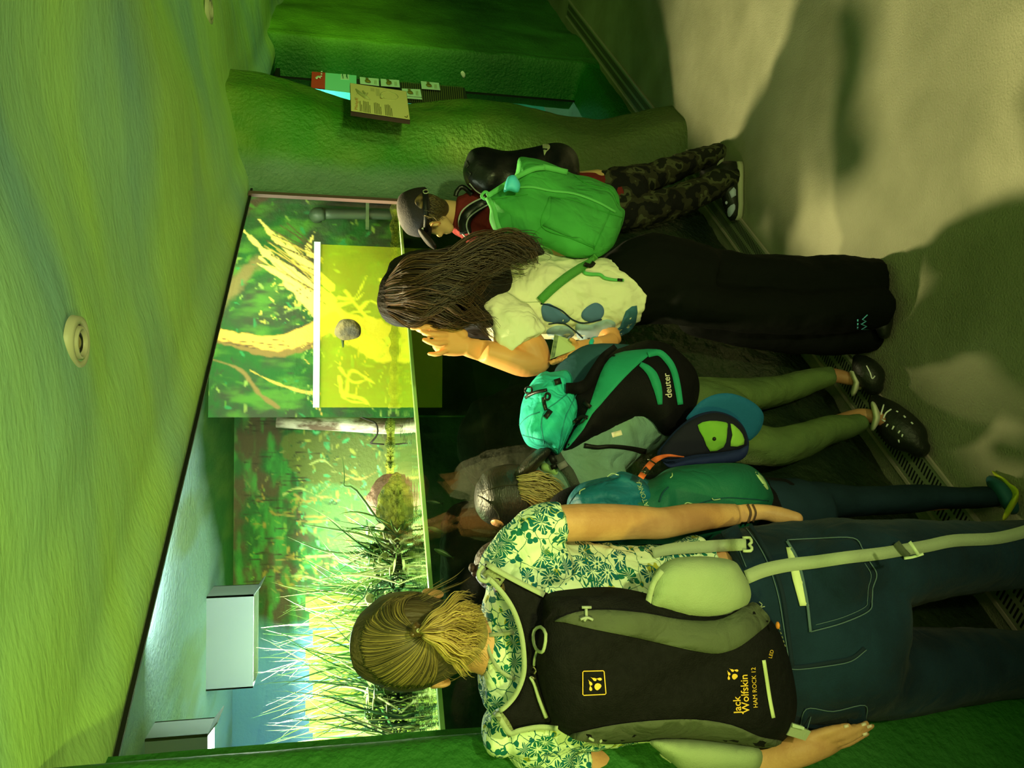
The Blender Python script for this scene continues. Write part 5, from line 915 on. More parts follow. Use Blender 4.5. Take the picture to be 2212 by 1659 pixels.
mesh('strap_buckle', ribbon([(1262, 570), (1276, 574), (1284, 566)], 9, Surf(gs, b_t), .008, .004), m_black, GP)
mesh('strap_tail', ribbon([(1262, 578), (1262, 588), (1275, 592), (1296, 593), (1306, 600), (1325, 604), (1348, 605)], [7, 7, 8, 7, 7, 6, 5], St, .007, .003, relax=2), m_gtr, GP)
mesh('strap_tip', ribbon([(1334, 604), (1345, 605)], 6, St, .010, .003), m_black, GP)
# ================================================================== BOY with a cap worn the usual way
BO = person((.93, 3.05, 0), 'person in dark cap, dark red T-shirt and camouflage trousers beside the column')
bd = [EP(908, 462, 3.0, 44, 48, .082), EP(945, 485, 2.98, 30, 22, .045), EP(965, 492, 2.98, 16, 14, .03), L([(930, 458, 3.0, 30, .04), (965, 458, 3.02, 26, .045), (1000, 465, 3.04, 32, .05), (1040, 470, 3.05, 60, .07), (1120, 460, 3.05, 72, .09), (1300, 430, 3.05, 66, .09)], sub=4),
    L([(1330, 394, 3.07, 24, 0), (1460, 362, 3.14, 18, 0), (1545, 334, 3.19, 12, 0)]), L([(1340, 458, 3.0, 26, 0), (1460, 436, 3.01, 22, 0), (1560, 394, 3.03, 14, 0)]), L([(1040, 520, 3.0, 22, 0), (1150, 545, 2.95, 18, 0), (1240, 560, 2.9, 14, 0)])]
bd += [EP(938, 484, 2.90, 13, 7, .010), EP(946, 481, 2.905, 7, 6, .010), EP(950, 508, 2.97, 7, 5, .012)]
b_bo = blob('body', bd, mat('skin_boy', A(196, 170, 80, .8), .5, .3), BO, voxel=.006, smooth=2)
Sbo = Surf(b_bo); mesh('ear_fold', cord([(930, 492), (934, 484), (944, 480), (951, 482), (946, 488)], 1.6, Sbo, .003), mat('ear_shade', A(176, 128, 54, .75), .6), BO)
strands('hair', [[(905, 432, 2.93), (925, 424, 2.93), (945, 432, 2.94), (960, 440, 2.95)], [(915, 440, 2.92), (930, 440, 2.915), (948, 446, 2.92), (964, 448, 2.93)], [(915, 455, 2.91), (930, 456, 2.905), (945, 460, 2.91), (956, 462, 2.92)], [(915, 468, 2.905), (928, 470, 2.90), (940, 472, 2.905), (948, 474, 2.91)]], 220, .0022, m_hair, BO, jit=8, jd=.01, col=A(34, 28, 12, .6), col2=A(110, 100, 40, .7), seed=31, wav=3,
    add=L([(915, 452, 2.96, 36, .05), (935, 450, 2.96, 30, .05), (948, 450, 2.97, 22, .04)]))
m_cap = mat('cap_black', A(34, 32, 19, .66), .75, .2, bump=.15, bscale=200, bump2=.2, b2scale=14)
capo = blob('cap', [L([(868, 462, 2.99, 34, .05), (876, 461, 2.985, 44, .075), (895, 460, 2.98, 51, .092), (912, 459, 2.98, 53, .098), (925, 458, 2.98, 53, .098)], sub=4, nseg=28, dome=(.2, 0))], m_cap, BO, voxel=.005, smooth=2)
Sc = Surf(capo)
mesh('brim', slab([P(912, 506, 2.96), P(922, 508, 2.90), P(940, 530, 2.86), P(930, 534, 2.98)], .006), m_cap, BO); mesh('brim', L([(914, 506, 2.94, 7, .05), (922, 516, 2.93, 8, .06), (931, 526, 2.92, 8, .06), (938, 534, 2.92, 5, .04)], sub=4), m_cap, BO)
oph = mesh('back_opening', patch([(912, 419), (902, 424), (896, 434), (900, 444), (912, 450)], Sc, .004, .004, 5), mat('hair_peek', A(110, 96, 40), .6, .3, A(40, 34, 16), 40), BO)
mesh('cap_strap', ribbon([(919, 412), (919, 440), (921, 470), (920, 500)], 11, Sc, .006, .005, relax=1), m_black, BO); mesh('strap_clasp', cord([(914, 412), (922, 410), (925, 416), (917, 418)], 1.2, Sc, .012, 2, True), mat('clasp', A(150, 170, 90, .9), .3, .6), BO)
mesh('emblem', join(ribbon([(905, 500), (914, 500)], 1.6, Sc, .004, .001), cord([(914, 492), (906, 498), (913, 502), (914, 493)], .9, Sc, .005, 1)), m_white, BO)
m_rd = mat('tee_red', A(92, 32, 18, .62), .85, .15, A(80, 28, 16, .62), 4, .1, 200, crease=.4, cscale=9)
b_rt = blob('t_shirt', [L([(982, 462, 3.03, 38, .06), (1005, 466, 3.03, 50, .07), (1040, 466, 3.04, 66, .09), (1100, 460, 3.05, 74, .11), (1200, 446, 3.05, 72, .11), (1300, 430, 3.05, 62, .11), (1330, 424, 3.05, 56, .11)], sub=4, dome=(0, 0)), L([(1010, 495, 3.0, 24, .05), (1050, 520, 2.98, 26, .05), (1090, 535, 2.96, 24, .05)], sub=3)], m_rd, BO, voxel=.007, smooth=2, wr=.012)
def camo():
    m = mat('camouflage', A(30, 40, 14, .6), .9, .15, bump2=.6, b2scale=12); nt = m.node_tree; N = nt.nodes; b = N['Principled BSDF']; tc = [n for n in N if n.type == 'TEX_COORD'][0]; n = N.new('ShaderNodeTexNoise'); n.inputs['Scale'].default_value = 13; n.inputs['Detail'].default_value = 2; nt.links.new(tc.outputs['Object'], n.inputs['Vector'])
    r = N.new('ShaderNodeValToRGB'); r.color_ramp.interpolation = 'CONSTANT'; e = r.color_ramp.elements; e[0].color = (*A(18, 20, 10, .6), 1); e[0].position = 0; e[1].position = .46; e[1].color = (*A(40, 42, 18, .6), 1); q = e.new(.53); q.color = (*A(62, 68, 30, .62), 1); q = e.new(.60); q.color = (*A(24, 28, 12, .6), 1)
    nt.links.new(n.outputs[0], r.inputs[0]); nt.links.new(r.outputs[0], b.inputs['Base Color']); return m
b_ct = blob('trousers', [L([(1300, 430, 3.05, 62, .11), (1350, 425, 3.05, 60, .11)], dome=(1, 1)), L([(1330, 396, 3.07, 36, .08), (1400, 384, 3.10, 33, .08), (1460, 362, 3.14, 29, .07), (1520, 340, 3.18, 25, .06), (1550, 332, 3.2, 22, .055)], sub=4), L([(1330, 460, 3.0, 42, .09), (1400, 452, 3.0, 40, .085), (1460, 436, 3.01, 36, .08), (1520, 410, 3.02, 34, .075), (1560, 392, 3.03, 32, .07), (1580, 384, 3.03, 26, .06)], sub=4)], camo(), BO, voxel=.007, smooth=2, wr=.022, wscale=.06)
m_sole = mat('sole_white', A(160, 170, 98, .75), .6)
def shoe3(heel, toe, d0, d1, par, w=.04):   # heel and toe in px on the floor
    h = P(heel[0], heel[1], d0); t = P(toe[0], toe[1], d1); h = Vector((h.x, h.y, 0)); t = Vector((t.x, t.y, 0)); a = (t - h).normalized(); s = a.cross(Vector((0, 0, 1))); l = (t - h).length
    us = [0, .08, .25, .5, .75, .93, 1]; C = [h + a * l * u + Vector((0, 0, z)) for u, z in zip(us, (.045, .05, .055, .045, .035, .028, .024))]
    mesh('shoe', loft_world(C, [s] * 7, [Vector((0, 0, 1))] * 7, [w * .5, w * .75, w * .85, w * .9, w, w * .8, w * .35], [.035, .048, .05, .04, .03, .022, .014], 16), m_shoe, par)
    C = [h + a * l * u + Vector((0, 0, .013)) for u in us]; so = mesh('sole', loft_world(C, [s] * 7, [Vector((0, 0, 1))] * 7, [w * .6, w * .85, w * .92, w * .96, w * 1.06, w * .88, w * .5], [.012] * 7, 16, .6), m_sole, par); return so
def shoeF(pt, l, par, ang=None, w=.042):
    f = Vector((pt[0], pt[1], 0)); return f
so1 = shoe3((1552, 338), (1560, 420), 3.2, 3.34, BO) if False else None
def shoe_at(h, a, l, par, w=.042, sole=True, msh=None, hh=1.0):
    """h heel point on the floor, a direction of the toe (radians from +x), l length"""
    h = Vector((h[0], h[1], 0)); a = Vector((math.cos(a), math.sin(a), 0)); s = a.cross(Vector((0, 0, 1))); us = [0, .08, .25, .5, .75, .93, 1]
    C = [h + a * l * u + Vector((0, 0, z * hh)) for u, z in zip(us, (.050, .058, .062, .048, .038, .03, .026))]
    sh = mesh('shoe', loft_world(C, [s] * 7, [Vector((0, 0, 1))] * 7, [w * .5, w * .75, w * .85, w * .9, w, w * .8, w * .35], [.035 * hh, .052 * hh, .056 * hh, .040 * hh, .03, .022, .014], 16), msh or m_shoe, par)
    if sole:
        C = [h + a * l * u + Vector((0, 0, .014)) for u in us]; mesh('sole', loft_world(C, [s] * 7, [Vector((0, 0, 1))] * 7, [w * .6, w * .85, w * .92, w * .96, w * 1.06, w * .88, w * .5], [.014] * 7, 16, .5), m_sole, par)
    return sh
p1 = PZ(1563, 322, .0); shoe_at((p1.x, p1.y), math.radians(150), .22, BO)
p2 = PZ(1600, 352, .0); sb = shoe_at((p2.x, p2.y), math.radians(178), .245, BO)
Ssb = Surf(sb); mesh('shoe_panel', join(patch([(1575, 415), (1585, 404), (1590, 410), (1590, 422), (1580, 428)], Ssb, .003, .002, 6, 1), patch([(1572, 450), (1586, 440), (1588, 452), (1578, 468), (1572, 466)], Ssb, .003, .002, 6, 2), EP(1569, 438, 3.0, 3, 4, .004)), mat('shoe_panel', A(170, 190, 150, .8), .6), BO)
# his black backpack
BP = thing('backpack', P(1130, 370, 2.9), 'glossy black backpack worn by the person in the dark cap, half behind the green one', 'backpack')
m_bb = mat('nylon_black', (.006, .007, .0085), .38, .5, bump2=.5, b2scale=12)
bbk = mesh('bag', pillow([(1000, 372), (1006, 345), (1018, 324), (1045, 317), (1070, 322), (1100, 326), (1150, 318), (1200, 308), (1230, 316), (1248, 338), (1252, 370), (1250, 395), (1240, 430), (1150, 440), (1070, 428), (1045, 424), (1025, 412), (1008, 398)], lambda x, y: 2.93, .10, .06, R=60, step=9, wrinkle=lambda x, y: .008 * math.sin(x * .09 + y * .05)), m_bb, BP)
Sbb = Surf(bbk, b_rt)
mesh('logo_swoosh', patch([(1172, 312), (1186, 312), (1188, 320), (1180, 328), (1176, 336), (1174, 326)], Sbb, .004, .002, 6, 2), mat('swoosh', A(150, 170, 90, .8), .5), BP)
mesh('shoulder_strap', join(ribbon([(1062, 424), (1040, 440), (1016, 460), (1004, 480), (1006, 505)], 26, Sbb, .018, .010, relax=2), ribbon([(1020, 420), (1000, 404), (988, 412), (984, 424)], 10, Sbb, .012, .008, relax=2)), m_bb, BP)
mesh('piping', join(cord([(1050, 424), (1020, 438), (998, 456), (991, 478), (996, 500), (1010, 516)], 1.8, Sbb, .024, relax=2), cord([(1058, 440), (1030, 456), (1012, 472), (1008, 490), (1016, 510)], 1.6, Sbb, .026, relax=2), cord([(1014, 396), (1028, 412), (1044, 422)], 1.3, Sbb, .012)), mat('piping_silver', A(150, 166, 110, .8), .4), BP)
mesh('highlight_loops', join(*[cord([(1008 + k * 4, 348 + k * 22), (1012 + k * 4, 356 + k * 20), (1008 + k * 5, 362 + k * 20)], 1.6, Sbb, .008) for k in range(2)]), mat('loop_black', (.02, .02, .02), .2, .8), BP)
# ================================================================== BENDING PERSON in the middle
ME = person((-.05, 2.0, 0), 'person bending to the glass in a backwards shiny black cap, olive trousers')
bd = [EP(1088, 1072, 1.86, 46, 58, .078), EP(1130, 1100, 1.86, 40, 34, .055), EP(1158, 1112, 1.85, 24, 22, .035), EP(1130, 1142, 1.88, 8, 8, .016), L([(1120, 1070, 1.86, 34, .045), (1165, 1050, 1.86, 32, .045), (1205, 1010, 1.88, 44, .055), (1270, 960, 1.9, 74, .08), (1360, 900, 1.95, 76, .09), (1430, 870, 2.0, 66, .08)], sub=4),
    L([(1570, 860, 2.08, 34, 0), (1620, 858, 2.12, 32, 0), (1700, 836, 2.16, 28, 0), (1790, 812, 2.16, 19, 0), (1835, 818, 2.14, 16, 0), (1868, 822, 2.13, 18, 0)], sub=4), L([(1590, 945, 1.94, 38, 0), (1620, 955, 1.92, 36, 0), (1690, 970, 1.93, 32, 0), (1780, 930, 1.98, 26, 0), (1850, 900, 2.0, 19, 0), (1885, 900, 1.98, 17, 0), (1930, 915, 1.94, 20, 0)], sub=4),
    L([(1250, 1010, 1.84, 36, 0), (1330, 1050, 1.84, 26, 0), (1400, 1060, 1.86, 20, 0), (1440, 1040, 1.9, 16, 0)], sub=4)]
blob('body', bd, mat('skin_mid', A(160, 122, 56, .72), .5, .35, A(140, 104, 48, .72), 8, .05, 240), ME, voxel=.0055, smooth=2)
m_sh = mat('shirt_pale', A(104, 142, 92, .72), .85, .15, A(84, 116, 62, .72), 4, .15, 200, crease=.6, cscale=8)
b_ms = blob('shirt', [L([(1185, 1030, 1.87, 40, .055), (1215, 1000, 1.88, 62, .075), (1270, 965, 1.90, 88, .10), (1340, 925, 1.94, 86, .11), (1410, 890, 1.98, 78, .11), (1450, 875, 2.0, 68, .10)], sub=4, nseg=24, dome=(1, 0)), L([(1225, 1025, 1.85, 44, .06), (1275, 1030, 1.84, 50, .06), (1330, 1045, 1.85, 44, .06)], sub=3, dome=(1, 0))], m_sh, ME, voxel=.007, smooth=2, wr=.020, wscale=.08)
m_tl = mat('shirt_teal', A(36, 72, 56, .62), .85, .15, A(26, 56, 42, .62), 4, bump2=.5, b2scale=9)
blob('jacket_side', [L([(1215, 850, 2.05, 34, .06), (1250, 800, 2.06, 46, .07), (1300, 780, 2.06, 42, .07), (1350, 770, 2.06, 30, .06)], sub=4)], m_tl, ME, voxel=.008, smooth=2, wr=.012)
m_ol = mat('trousers_olive', A(72, 92, 34, .5), .9, .1, A(60, 80, 30, .5), 8, .3, 300, crease=.3, cscale=6)
b_ot = blob('trousers', [L([(1440, 868, 2.02, 66, .10), (1500, 885, 2.02, 74, .12), (1560, 905, 2.0, 76, .12)], dome=(1, 1)), L([(1510, 858, 2.06, 48, .10), (1600, 856, 2.12, 42, .085), (1660, 848, 2.16, 38, .075), (1720, 832, 2.17, 33, .065), (1770, 818, 2.16, 27, .058), (1798, 813, 2.15, 24, .052)], sub=5, dome=(1, 0)),
    L([(1520, 925, 1.96, 62, .10), (1600, 950, 1.92, 54, .09), (1670, 966, 1.92, 46, .08), (1730, 952, 1.95, 42, .07), (1790, 930, 1.98, 34, .06), (1850, 915, 2.0, 27, .052)], sub=5, dome=(1, 0))], m_ol, ME, voxel=.0065, smooth=3, wr=.010, wscale=.08)
m_sock = mat('sock_pale', A(190, 200, 120, .8), .8)
for (x, y, d, a) in ((1850, 826, 2.13, .1), (1893, 900, 1.97, -.1)): mesh('sock', L([(x - 4, y - 14 + a * 40, d, 7, .03), (x + 1, y, d - .02, 8, .045), (x - 4, y + 16, d, 7, .03)], sub=3), m_sock, ME)
dz = lambda x, y, z=.05: PZ(x, y, z).y
s_1 = mesh('shoe', L([(1858, 782, dz(1858, 782), 16, .03), (1870, 798, dz(1870, 798, .06), 30, .05), (1880, 815, dz(1880, 815, .06), 34, .05), (1886, 832, dz(1886, 832, .05), 24, .045)], sub=4), m_shoe, ME)
b_s2 = mesh('shoe', L([(1896, 872, dz(1896, 872, .06), 20, .03), (1918, 898, dz(1918, 898, .07), 38, .05), (1942, 925, dz(1942, 925, .065), 46, .055), (1968, 948, dz(1968, 948, .05), 42, .05), (1984, 966, dz(1984, 966, .04), 26, .04)], sub=4), m_shoe, ME)
Sx = Surf(b_s2); lc = [[(1904, 906), (1912, 910)], [(1918, 916), (1914, 922)], [(1931, 920), (1927, 928)], [(1944, 930), (1940, 936)], [(1950, 938), (1948, 944)], [(1941, 950), (1942, 956)], [(1936, 888), (1940, 890)], [(1952, 898), (1956, 902)], [(1968, 912), (1972, 916)]]
mesh('lace', join(*[cord(p, 1.6, Sx, .004, 1) for p in lc], cord([(1909, 874), (1904, 892), (1902, 902)], 1.6, Sx, .004), cord([(1925, 884), (1914, 892), (1908, 904)], 1.6, Sx, .004)), m_white, ME)
mesh('lace', join(cord([(1872, 790), (1880, 806), (1884, 818), (1890, 812)], 1.2, Surf(s_1), .004)), m_white, ME)
# cap, hair
m_cp = mat('cap_shiny', A(20, 21, 10, .6), .42, .5, A(30, 30, 15, .6), 40, .25, 90, bump2=.2, b2scale=10, stretch=(1, 1, 4))
cpo = blob('cap', [L([(1036, 1074, 1.86, 38, .055), (1045, 1074, 1.86, 52, .075), (1070, 1073, 1.86, 65, .092), (1100, 1070, 1.86, 68, .096), (1126, 1068, 1.86, 66, .094)], sub=4, nseg=28, dome=(.25, 0))], m_cp, ME, voxel=.0045, smooth=2)
mesh('brim', L([(1126, 1020, 1.84, 14, .06), (1145, 1004, 1.83, 16, .07), (1160, 990, 1.83, 16, .065), (1172, 980, 1.84, 10, .05)], sub=4), m_cp, ME)
Scp = Surf(cpo); mesh('back_opening', patch([(1060, 1126), (1070, 1122), (1082, 1126), (1088, 1134), (1078, 1138), (1064, 1134)], Scp, .004, .004, 6), mat('forehead', A(196, 150, 72, .8), .5), ME)
mesh('cap_seam', join(cord([(1032, 1070), (1055, 1085), (1075, 1108), (1080, 1124)], 1.2, Scp, .002), cord([(1032, 1066), (1080, 1050), (1126, 1046)], 1, Scp, .002)), mat('cap_stitch', (.03, .03, .016), .6), ME)
strands('hair', [[(1118, 1030, 1.80), (1150, 1026, 1.79), (1185, 1030, 1.79), (1218, 1056, 1.79)], [(1120, 1045, 1.785), (1150, 1050, 1.78), (1190, 1062, 1.775), (1228, 1085, 1.775)], [(1122, 1062, 1.78), (1150, 1070, 1.77), (1185, 1084, 1.77), (1215, 1104, 1.77)], [(1124, 1074, 1.79), (1145, 1082, 1.785), (1175, 1094, 1.785), (1200, 1110, 1.785)]], 300, .0014, m_hair, ME, jit=10, jd=.010, col=A(84, 74, 26, .66), col2=A(184, 176, 78, .75), seed=41, wav=3,
    add=L([(1120, 1045, 1.83, 22, .03), (1150, 1048, 1.82, 30, .035), (1185, 1060, 1.81, 30, .03), (1215, 1080, 1.81, 16, .02)]))
mesh('collar', L([(1178, 1010, 1.85, 12, .03), (1205, 1022, 1.84, 14, .03), (1235, 1046, 1.83, 12, .03)], sub=3), mat('shirt_lime', A(120, 160, 66, .72), .8), ME)
# ------------------------------------------------------------------ turquoise and black hiking pack
TP = thing('backpack', P(1350, 850, 1.9), 'turquoise and black hiking pack worn by the bending person in the middle', 'backpack')
m_tq = mat('pack_turquoise', A(42, 182, 118, .74), .7, .2, A(36, 168, 108, .74), 6, .12, 260, crease=.7, cscale=8)
m_tg = mat('pack_green', A(30, 134, 74, .70), .7, .2, A(26, 120, 62, .7), 6, .12, 260, bump2=.3, b2scale=9); m_tb = mat('pack_nylon', A(7, 7, 5, .6), .75, .15, A(10, 9, 6, .6), 40, .2, 300, bump2=.2, b2scale=8)
dtp = lambda x, y: 1.90 + .0004 * (860 - y)
tm = mesh('main_compartment', pillow([(1222, 840), (1248, 826), (1273, 812), (1290, 784), (1310, 764), (1345, 750), (1398, 735), (1440, 742), (1470, 762), (1498, 792), (1510, 822), (1510, 852), (1500, 888), (1486, 915), (1450, 940), (1425, 935), (1388, 906), (1350, 922), (1310, 944), (1265, 966), (1225, 980), (1205, 975), (1220, 940), (1238, 900)], dtp, .12, .05, R=85, step=10), m_tb, TP)
Stm = Surf(tm)
mesh('side_band', patch([(1222, 968), (1240, 930), (1262, 900), (1276, 868), (1290, 826), (1306, 788), (1330, 764), (1370, 756), (1420, 754), (1402, 768), (1378, 788), (1350, 815), (1319, 849), (1296, 876), (1279, 895), (1262, 925), (1249, 942), (1232, 962)], Stm, .005, .005, 9, sub=2), m_tg, TP)
mesh('front_stripe', ribbon([(1383, 786), (1398, 796), (1410, 810), (1418, 830), (1423, 850), (1426, 874)], [10, 16, 20, 20, 16, 10], Stm, .005, .004, relax=1), m_tg, TP)
mesh('front_stripe', ribbon([(1400, 766), (1424, 762), (1444, 780), (1456, 802), (1464, 836), (1470, 874)], [12, 14, 15, 14, 14, 12], Stm, .005, .004, relax=1), m_tg, TP)
mesh('brand_lettering', text_on('deuter', (1452, 859), (-.12, -1), 20, Stm, .004, font_off=.008), mat('deuter_white', A(196, 200, 128, .85), .6), TP, False)
lid = mesh('lid', pillow([(1160, 812), (1178, 802), (1190, 804), (1210, 800), (1226, 800), (1236, 815), (1238, 832), (1246, 850), (1251, 880), (1248, 900), (1240, 925), (1228, 948), (1216, 972), (1205, 984), (1192, 976), (1180, 974), (1160, 970), (1140, 962), (1128, 942), (1122, 918), (1124, 890), (1128, 868), (1140, 838)], lambda x, y: 1.875 + .0004 * (860 - y), .125, .05, R=50, step=8, wrinkle=lambda x, y: .007 * math.sin((x + y * .6) * .12) + .006 * math.sin((y - x * .3) * .14)), m_tq, TP)
Sl = Surf(lid, tm); m_tsm = mat('seam_turquoise', A(24, 110, 76, .7), .8)
mesh('seam', join(*[cord(p, 1.1, Sl, .002, relax=1) for p in ([(1246, 850), (1222, 900), (1212, 945), (1206, 980)], [(1176, 960), (1170, 920), (1176, 890), (1204, 868), (1226, 850)], [(1122, 918), (1140, 900), (1166, 890)], [(1128, 940), (1158, 948), (1176, 952), (1190, 966), (1204, 980)])]), m_tsm, TP)
mesh('zip', join(ribbon([(1134, 860), (1146, 852), (1162, 846), (1182, 842)], 7, Sl, .004, .003, relax=1), ribbon([(1174, 858), (1176, 872), (1180, 886)], 8, Sl, .004, .003, relax=1)), m_bb, TP)
mesh('zip_ring', join(cord([(1138, 836), (1148, 838), (1148, 848), (1138, 850), (1134, 843)], 2.2, Sl, .010, 3, True, 8), cord([(1180, 850), (1188, 852), (1186, 862), (1178, 862)], 2.4, Sl, .010, 3, True, 8)), m_black, TP)
mesh('cord_stopper', join(ribbon([(1198, 826), (1212, 822)], 13, Sl, .012, .010)), m_black, TP); mesh('zip_end', ribbon([(1178, 902), (1190, 886)], 11, Sl, .006, .005), m_black, TP)
mesh('side_buckle', join(ribbon([(1240, 912), (1256, 900), (1270, 902)], 8, Sl, .010, .006), cord([(1244, 918), (1258, 912), (1266, 902)], 1.6, Sl, .016)), m_black, TP); mesh('side_buckle', ribbon([(1262, 868), (1276, 880)], 9, Sl, .012, .006), m_black, TP)
mesh('lid_strap', ribbon([(1222, 838), (1250, 838), (1268, 828), (1284, 800), (1304, 770), (1330, 748)], [22, 26, 22, 18, 16, 12], Sl, .008, .006, relax=3), m_tb, TP)
mesh('shoulder_strap', ribbon([(1196, 970), (1212, 1000), (1230, 1022), (1244, 1050)], [20, 22, 22, 20], Surf(b_ms, tm), .012, .010, relax=2), mat('strap_grey', A(50, 58, 34, .6), .8, bump=.4, bscale=300), TP)
mesh('strap_loop', join(ribbon([(1206, 1010), (1224, 1000)], 14, Surf(b_ms, tm), .026, .004)), mat('loop_grey', A(104, 108, 74, .8), .7), TP); mesh('strap_buckle', join(ribbon([(1188, 982), (1198, 1000)], 14, Surf(b_ms, tm), .022, .008), ribbon([(1190, 1010), (1204, 1004)], 10, Surf(b_ms, tm), .02, .008)), m_black, TP)
mesh('hip_strap', ribbon([(1262, 962), (1290, 966), (1320, 964), (1360, 968), (1396, 976)], [10, 9, 8, 9, 12], Surf(b_ms), .006, .003, relax=2), m_black, TP)
mesh('care_tag', ribbon([(1322, 940), (1343, 934)], 11, Sl, .010, .001, relax=1), mat('tag_cream', A(176, 172, 110, .8), .7), TP)
# ================================================================== THIRD CHILD with the teal pack, head hidden behind the woman
TC = person((-.30, 1.66, 0), 'person with a brown braid and dark jeans, half hidden behind the floral blouse')
bd = [EP(1085, 1215, 1.62, 50, 50, .075), EP(1125, 1200, 1.64, 24, 26, .05), L([(1120, 1200, 1.62, 34, .04), (1180, 1165, 1.63, 30, .045), (1260, 1120, 1.66, 50, .06), (1350, 1110, 1.68, 55, .06), (1560, 1108, 1.68, 60, .07), (1640, 1105, 1.68, 60, .07)], sub=4), L([(1650, 1085, 1.66, 50, 0), (1850, 1085, 1.67, 34, 0), (2050, 1078, 1.67, 26, 0), (2165, 1075, 1.66, 18, 0)], sub=3), L([(1650, 1160, 1.62, 50, 0), (1850, 1180, 1.58, 34, 0), (2050, 1190, 1.56, 26, 0), (2180, 1195, 1.54, 18, 0)], sub=3)]
blob('body', bd, m_skin2, TC, voxel=.007, smooth=2)
blob('trousers', [L([(1640, 1105, 1.66, 80, .11), (1720, 1105, 1.66, 80, .11)], dome=(1, 1)), L([(1680, 1082, 1.67, 52, .09), (1850, 1082, 1.68, 38, .075), (2000, 1076, 1.68, 32, .065), (2100, 1074, 1.67, 27, .06), (2150, 1072, 1.66, 24, .055)], sub=4), L([(1680, 1160, 1.62, 52, .09), (1850, 1180, 1.58, 38, .075), (2050, 1190, 1.56, 32, .065), (2170, 1195, 1.54, 26, .06)], sub=4)], mat('denim_dark', A(14, 28, 22, .5), .9, .1, A(20, 36, 30, .5), 7, .2, 380), TC, voxel=.008, smooth=2, wr=.012)
blob('jacket', [L([(1212, 1135, 1.66, 50, .06), (1250, 1115, 1.66, 70, .07), (1400, 1105, 1.66, 84, .10), (1600, 1105, 1.66, 82, .11), (1690, 1105, 1.66, 80, .11)], sub=4, dome=(.3, .3))], m_tb, TC, voxel=.009, smooth=2)
mesh('shoe', L([(2160, 1058, 1.66, 20, .045), (2172, 1072, 1.62, 22, .05), (2182, 1090, 1.60, 18, .04)], sub=3), mat('shoe_teal', A(24, 70, 50, .6), .7), TC); mesh('shoe', L([(2178, 1180, 1.58, 20, .045), (2188, 1196, 1.54, 22, .05), (2196, 1210, 1.52, 18, .04)], sub=3), m_shoe, TC)
mesh('sole', L([(2166, 1040, 1.67, 6, .04), (2181, 1056, 1.63, 8, .04), (2190, 1078, 1.60, 9, .04), (2180, 1100, 1.58, 7, .04)], sub=4), mat('sole_yellow', A(150, 170, 24, .75), .6), TC)
V0 = []
for k in range(9):
    x = 1020 + k * 6; V0 += [EP(x, 1226 + (8 if k % 2 else 0) + k * 1.6, 1.50, 8, 10, .014)]
mesh('braid', join(*V0), mat('braid_brown', A(70, 44, 24, .65), .5, .4, A(40, 24, 14, .6), 60, .5, 90), TC)
blob('hair', [EP(1078, 1222, 1.62, 58, 56, .088)], m_hair if False else mat('hair_brown', A(52, 34, 18, .6), .5, .4, A(30, 20, 10, .6), 40, .5, 90), TC, voxel=.008)
KP = thing('backpack', P(1450, 1080, 1.55), 'teal child-size rucksack with a lettered flap and pale cords beside the bare arm', 'backpack')
m_kt = mat('ruck_teal', A(14, 86, 72, .60), .6, .3, A(12, 76, 62, .6), 6, .12, 260, crease=.6, cscale=8); m_kg = mat('ruck_green', A(14, 82, 44, .6), .65, .3, A(12, 70, 36, .6), 4, .12, 260, crease=.35, cscale=6)
kb = mesh('main_compartment', pillow([(1330, 1030), (1380, 1028), (1405, 1036), (1440, 1014), (1475, 1006), (1538, 1001), (1601, 1001), (1633, 1014), (1658, 1042), (1672, 1078), (1664, 1104), (1640, 1130), (1600, 1160), (1500, 1175), (1400, 1175), (1330, 1170)], lambda x, y: 1.57, .11, .05, R=70, step=10, wrinkle=lambda x, y: .012 * math.exp(-((x - 1440) / 16) ** 2) * (1 if y > 1060 else .4) - .010 * math.exp(-((x - 1456 - (y - 1040) * .2) / 10) ** 2)), m_kg, KP)
kf = mesh('flap', pillow([(1222, 1120), (1224, 1090), (1230, 1070), (1252, 1046), (1290, 1034), (1320, 1028), (1342, 1018), (1372, 1026), (1396, 1036), (1412, 1052), (1424, 1080), (1426, 1110), (1424, 1150), (1380, 1170), (1300, 1172), (1228, 1160)], lambda x, y: 1.55, .10, .05, R=60, step=9, wrinkle=lambda x, y: .008 * math.sin((x - y) * .08) + .006 * math.sin(y * .16)), m_kt, KP)
Sk = Surf(kb, kf); m_cd = mat('cord_pale', A(150, 184, 96, .8), .6)
mesh('brand_lettering', text_on('TATONKA', (1405, 1101), (-.34, -1), 14.5, Sk, .003, font_off=.004), m_cd, KP, False)
mesh('cord_loop', join(cord([(1252, 1067), (1254, 1060), (1264, 1055)], 1.3, Sk, .005), cord([(1312, 1030), (1322, 1023), (1336, 1026)], 1.3, Sk, .005), cord([(1448, 1032), (1452, 1028), (1452, 1022)], 1.3, Sk, .005), cord([(1476, 1092), (1484, 1086), (1495, 1088)], 1.3, Sk, .005), cord([(1538, 1076), (1542, 1080), (1556, 1078)], 1.2, Sk, .004)), m_cd, KP)
mesh('side_flash', patch([(1632, 1018), (1648, 1030), (1660, 1054), (1656, 1057), (1645, 1042), (1634, 1026)], Sk, .004, .003, 6, 2), m_cd, KP)
mesh('seam', join(cord([(1224, 1106), (1236, 1078), (1262, 1054), (1300, 1042), (1340, 1030)], 1.4, Sk, .003), cord([(1500, 1090), (1560, 1076), (1620, 1078), (1660, 1082)], 1.1, Sk, .002), cord([(1424, 1084), (1432, 1064), (1444, 1052)], 1.4, Sk, .003)), mat('ruck_seam', A(8, 50, 40, .55), .8), KP)
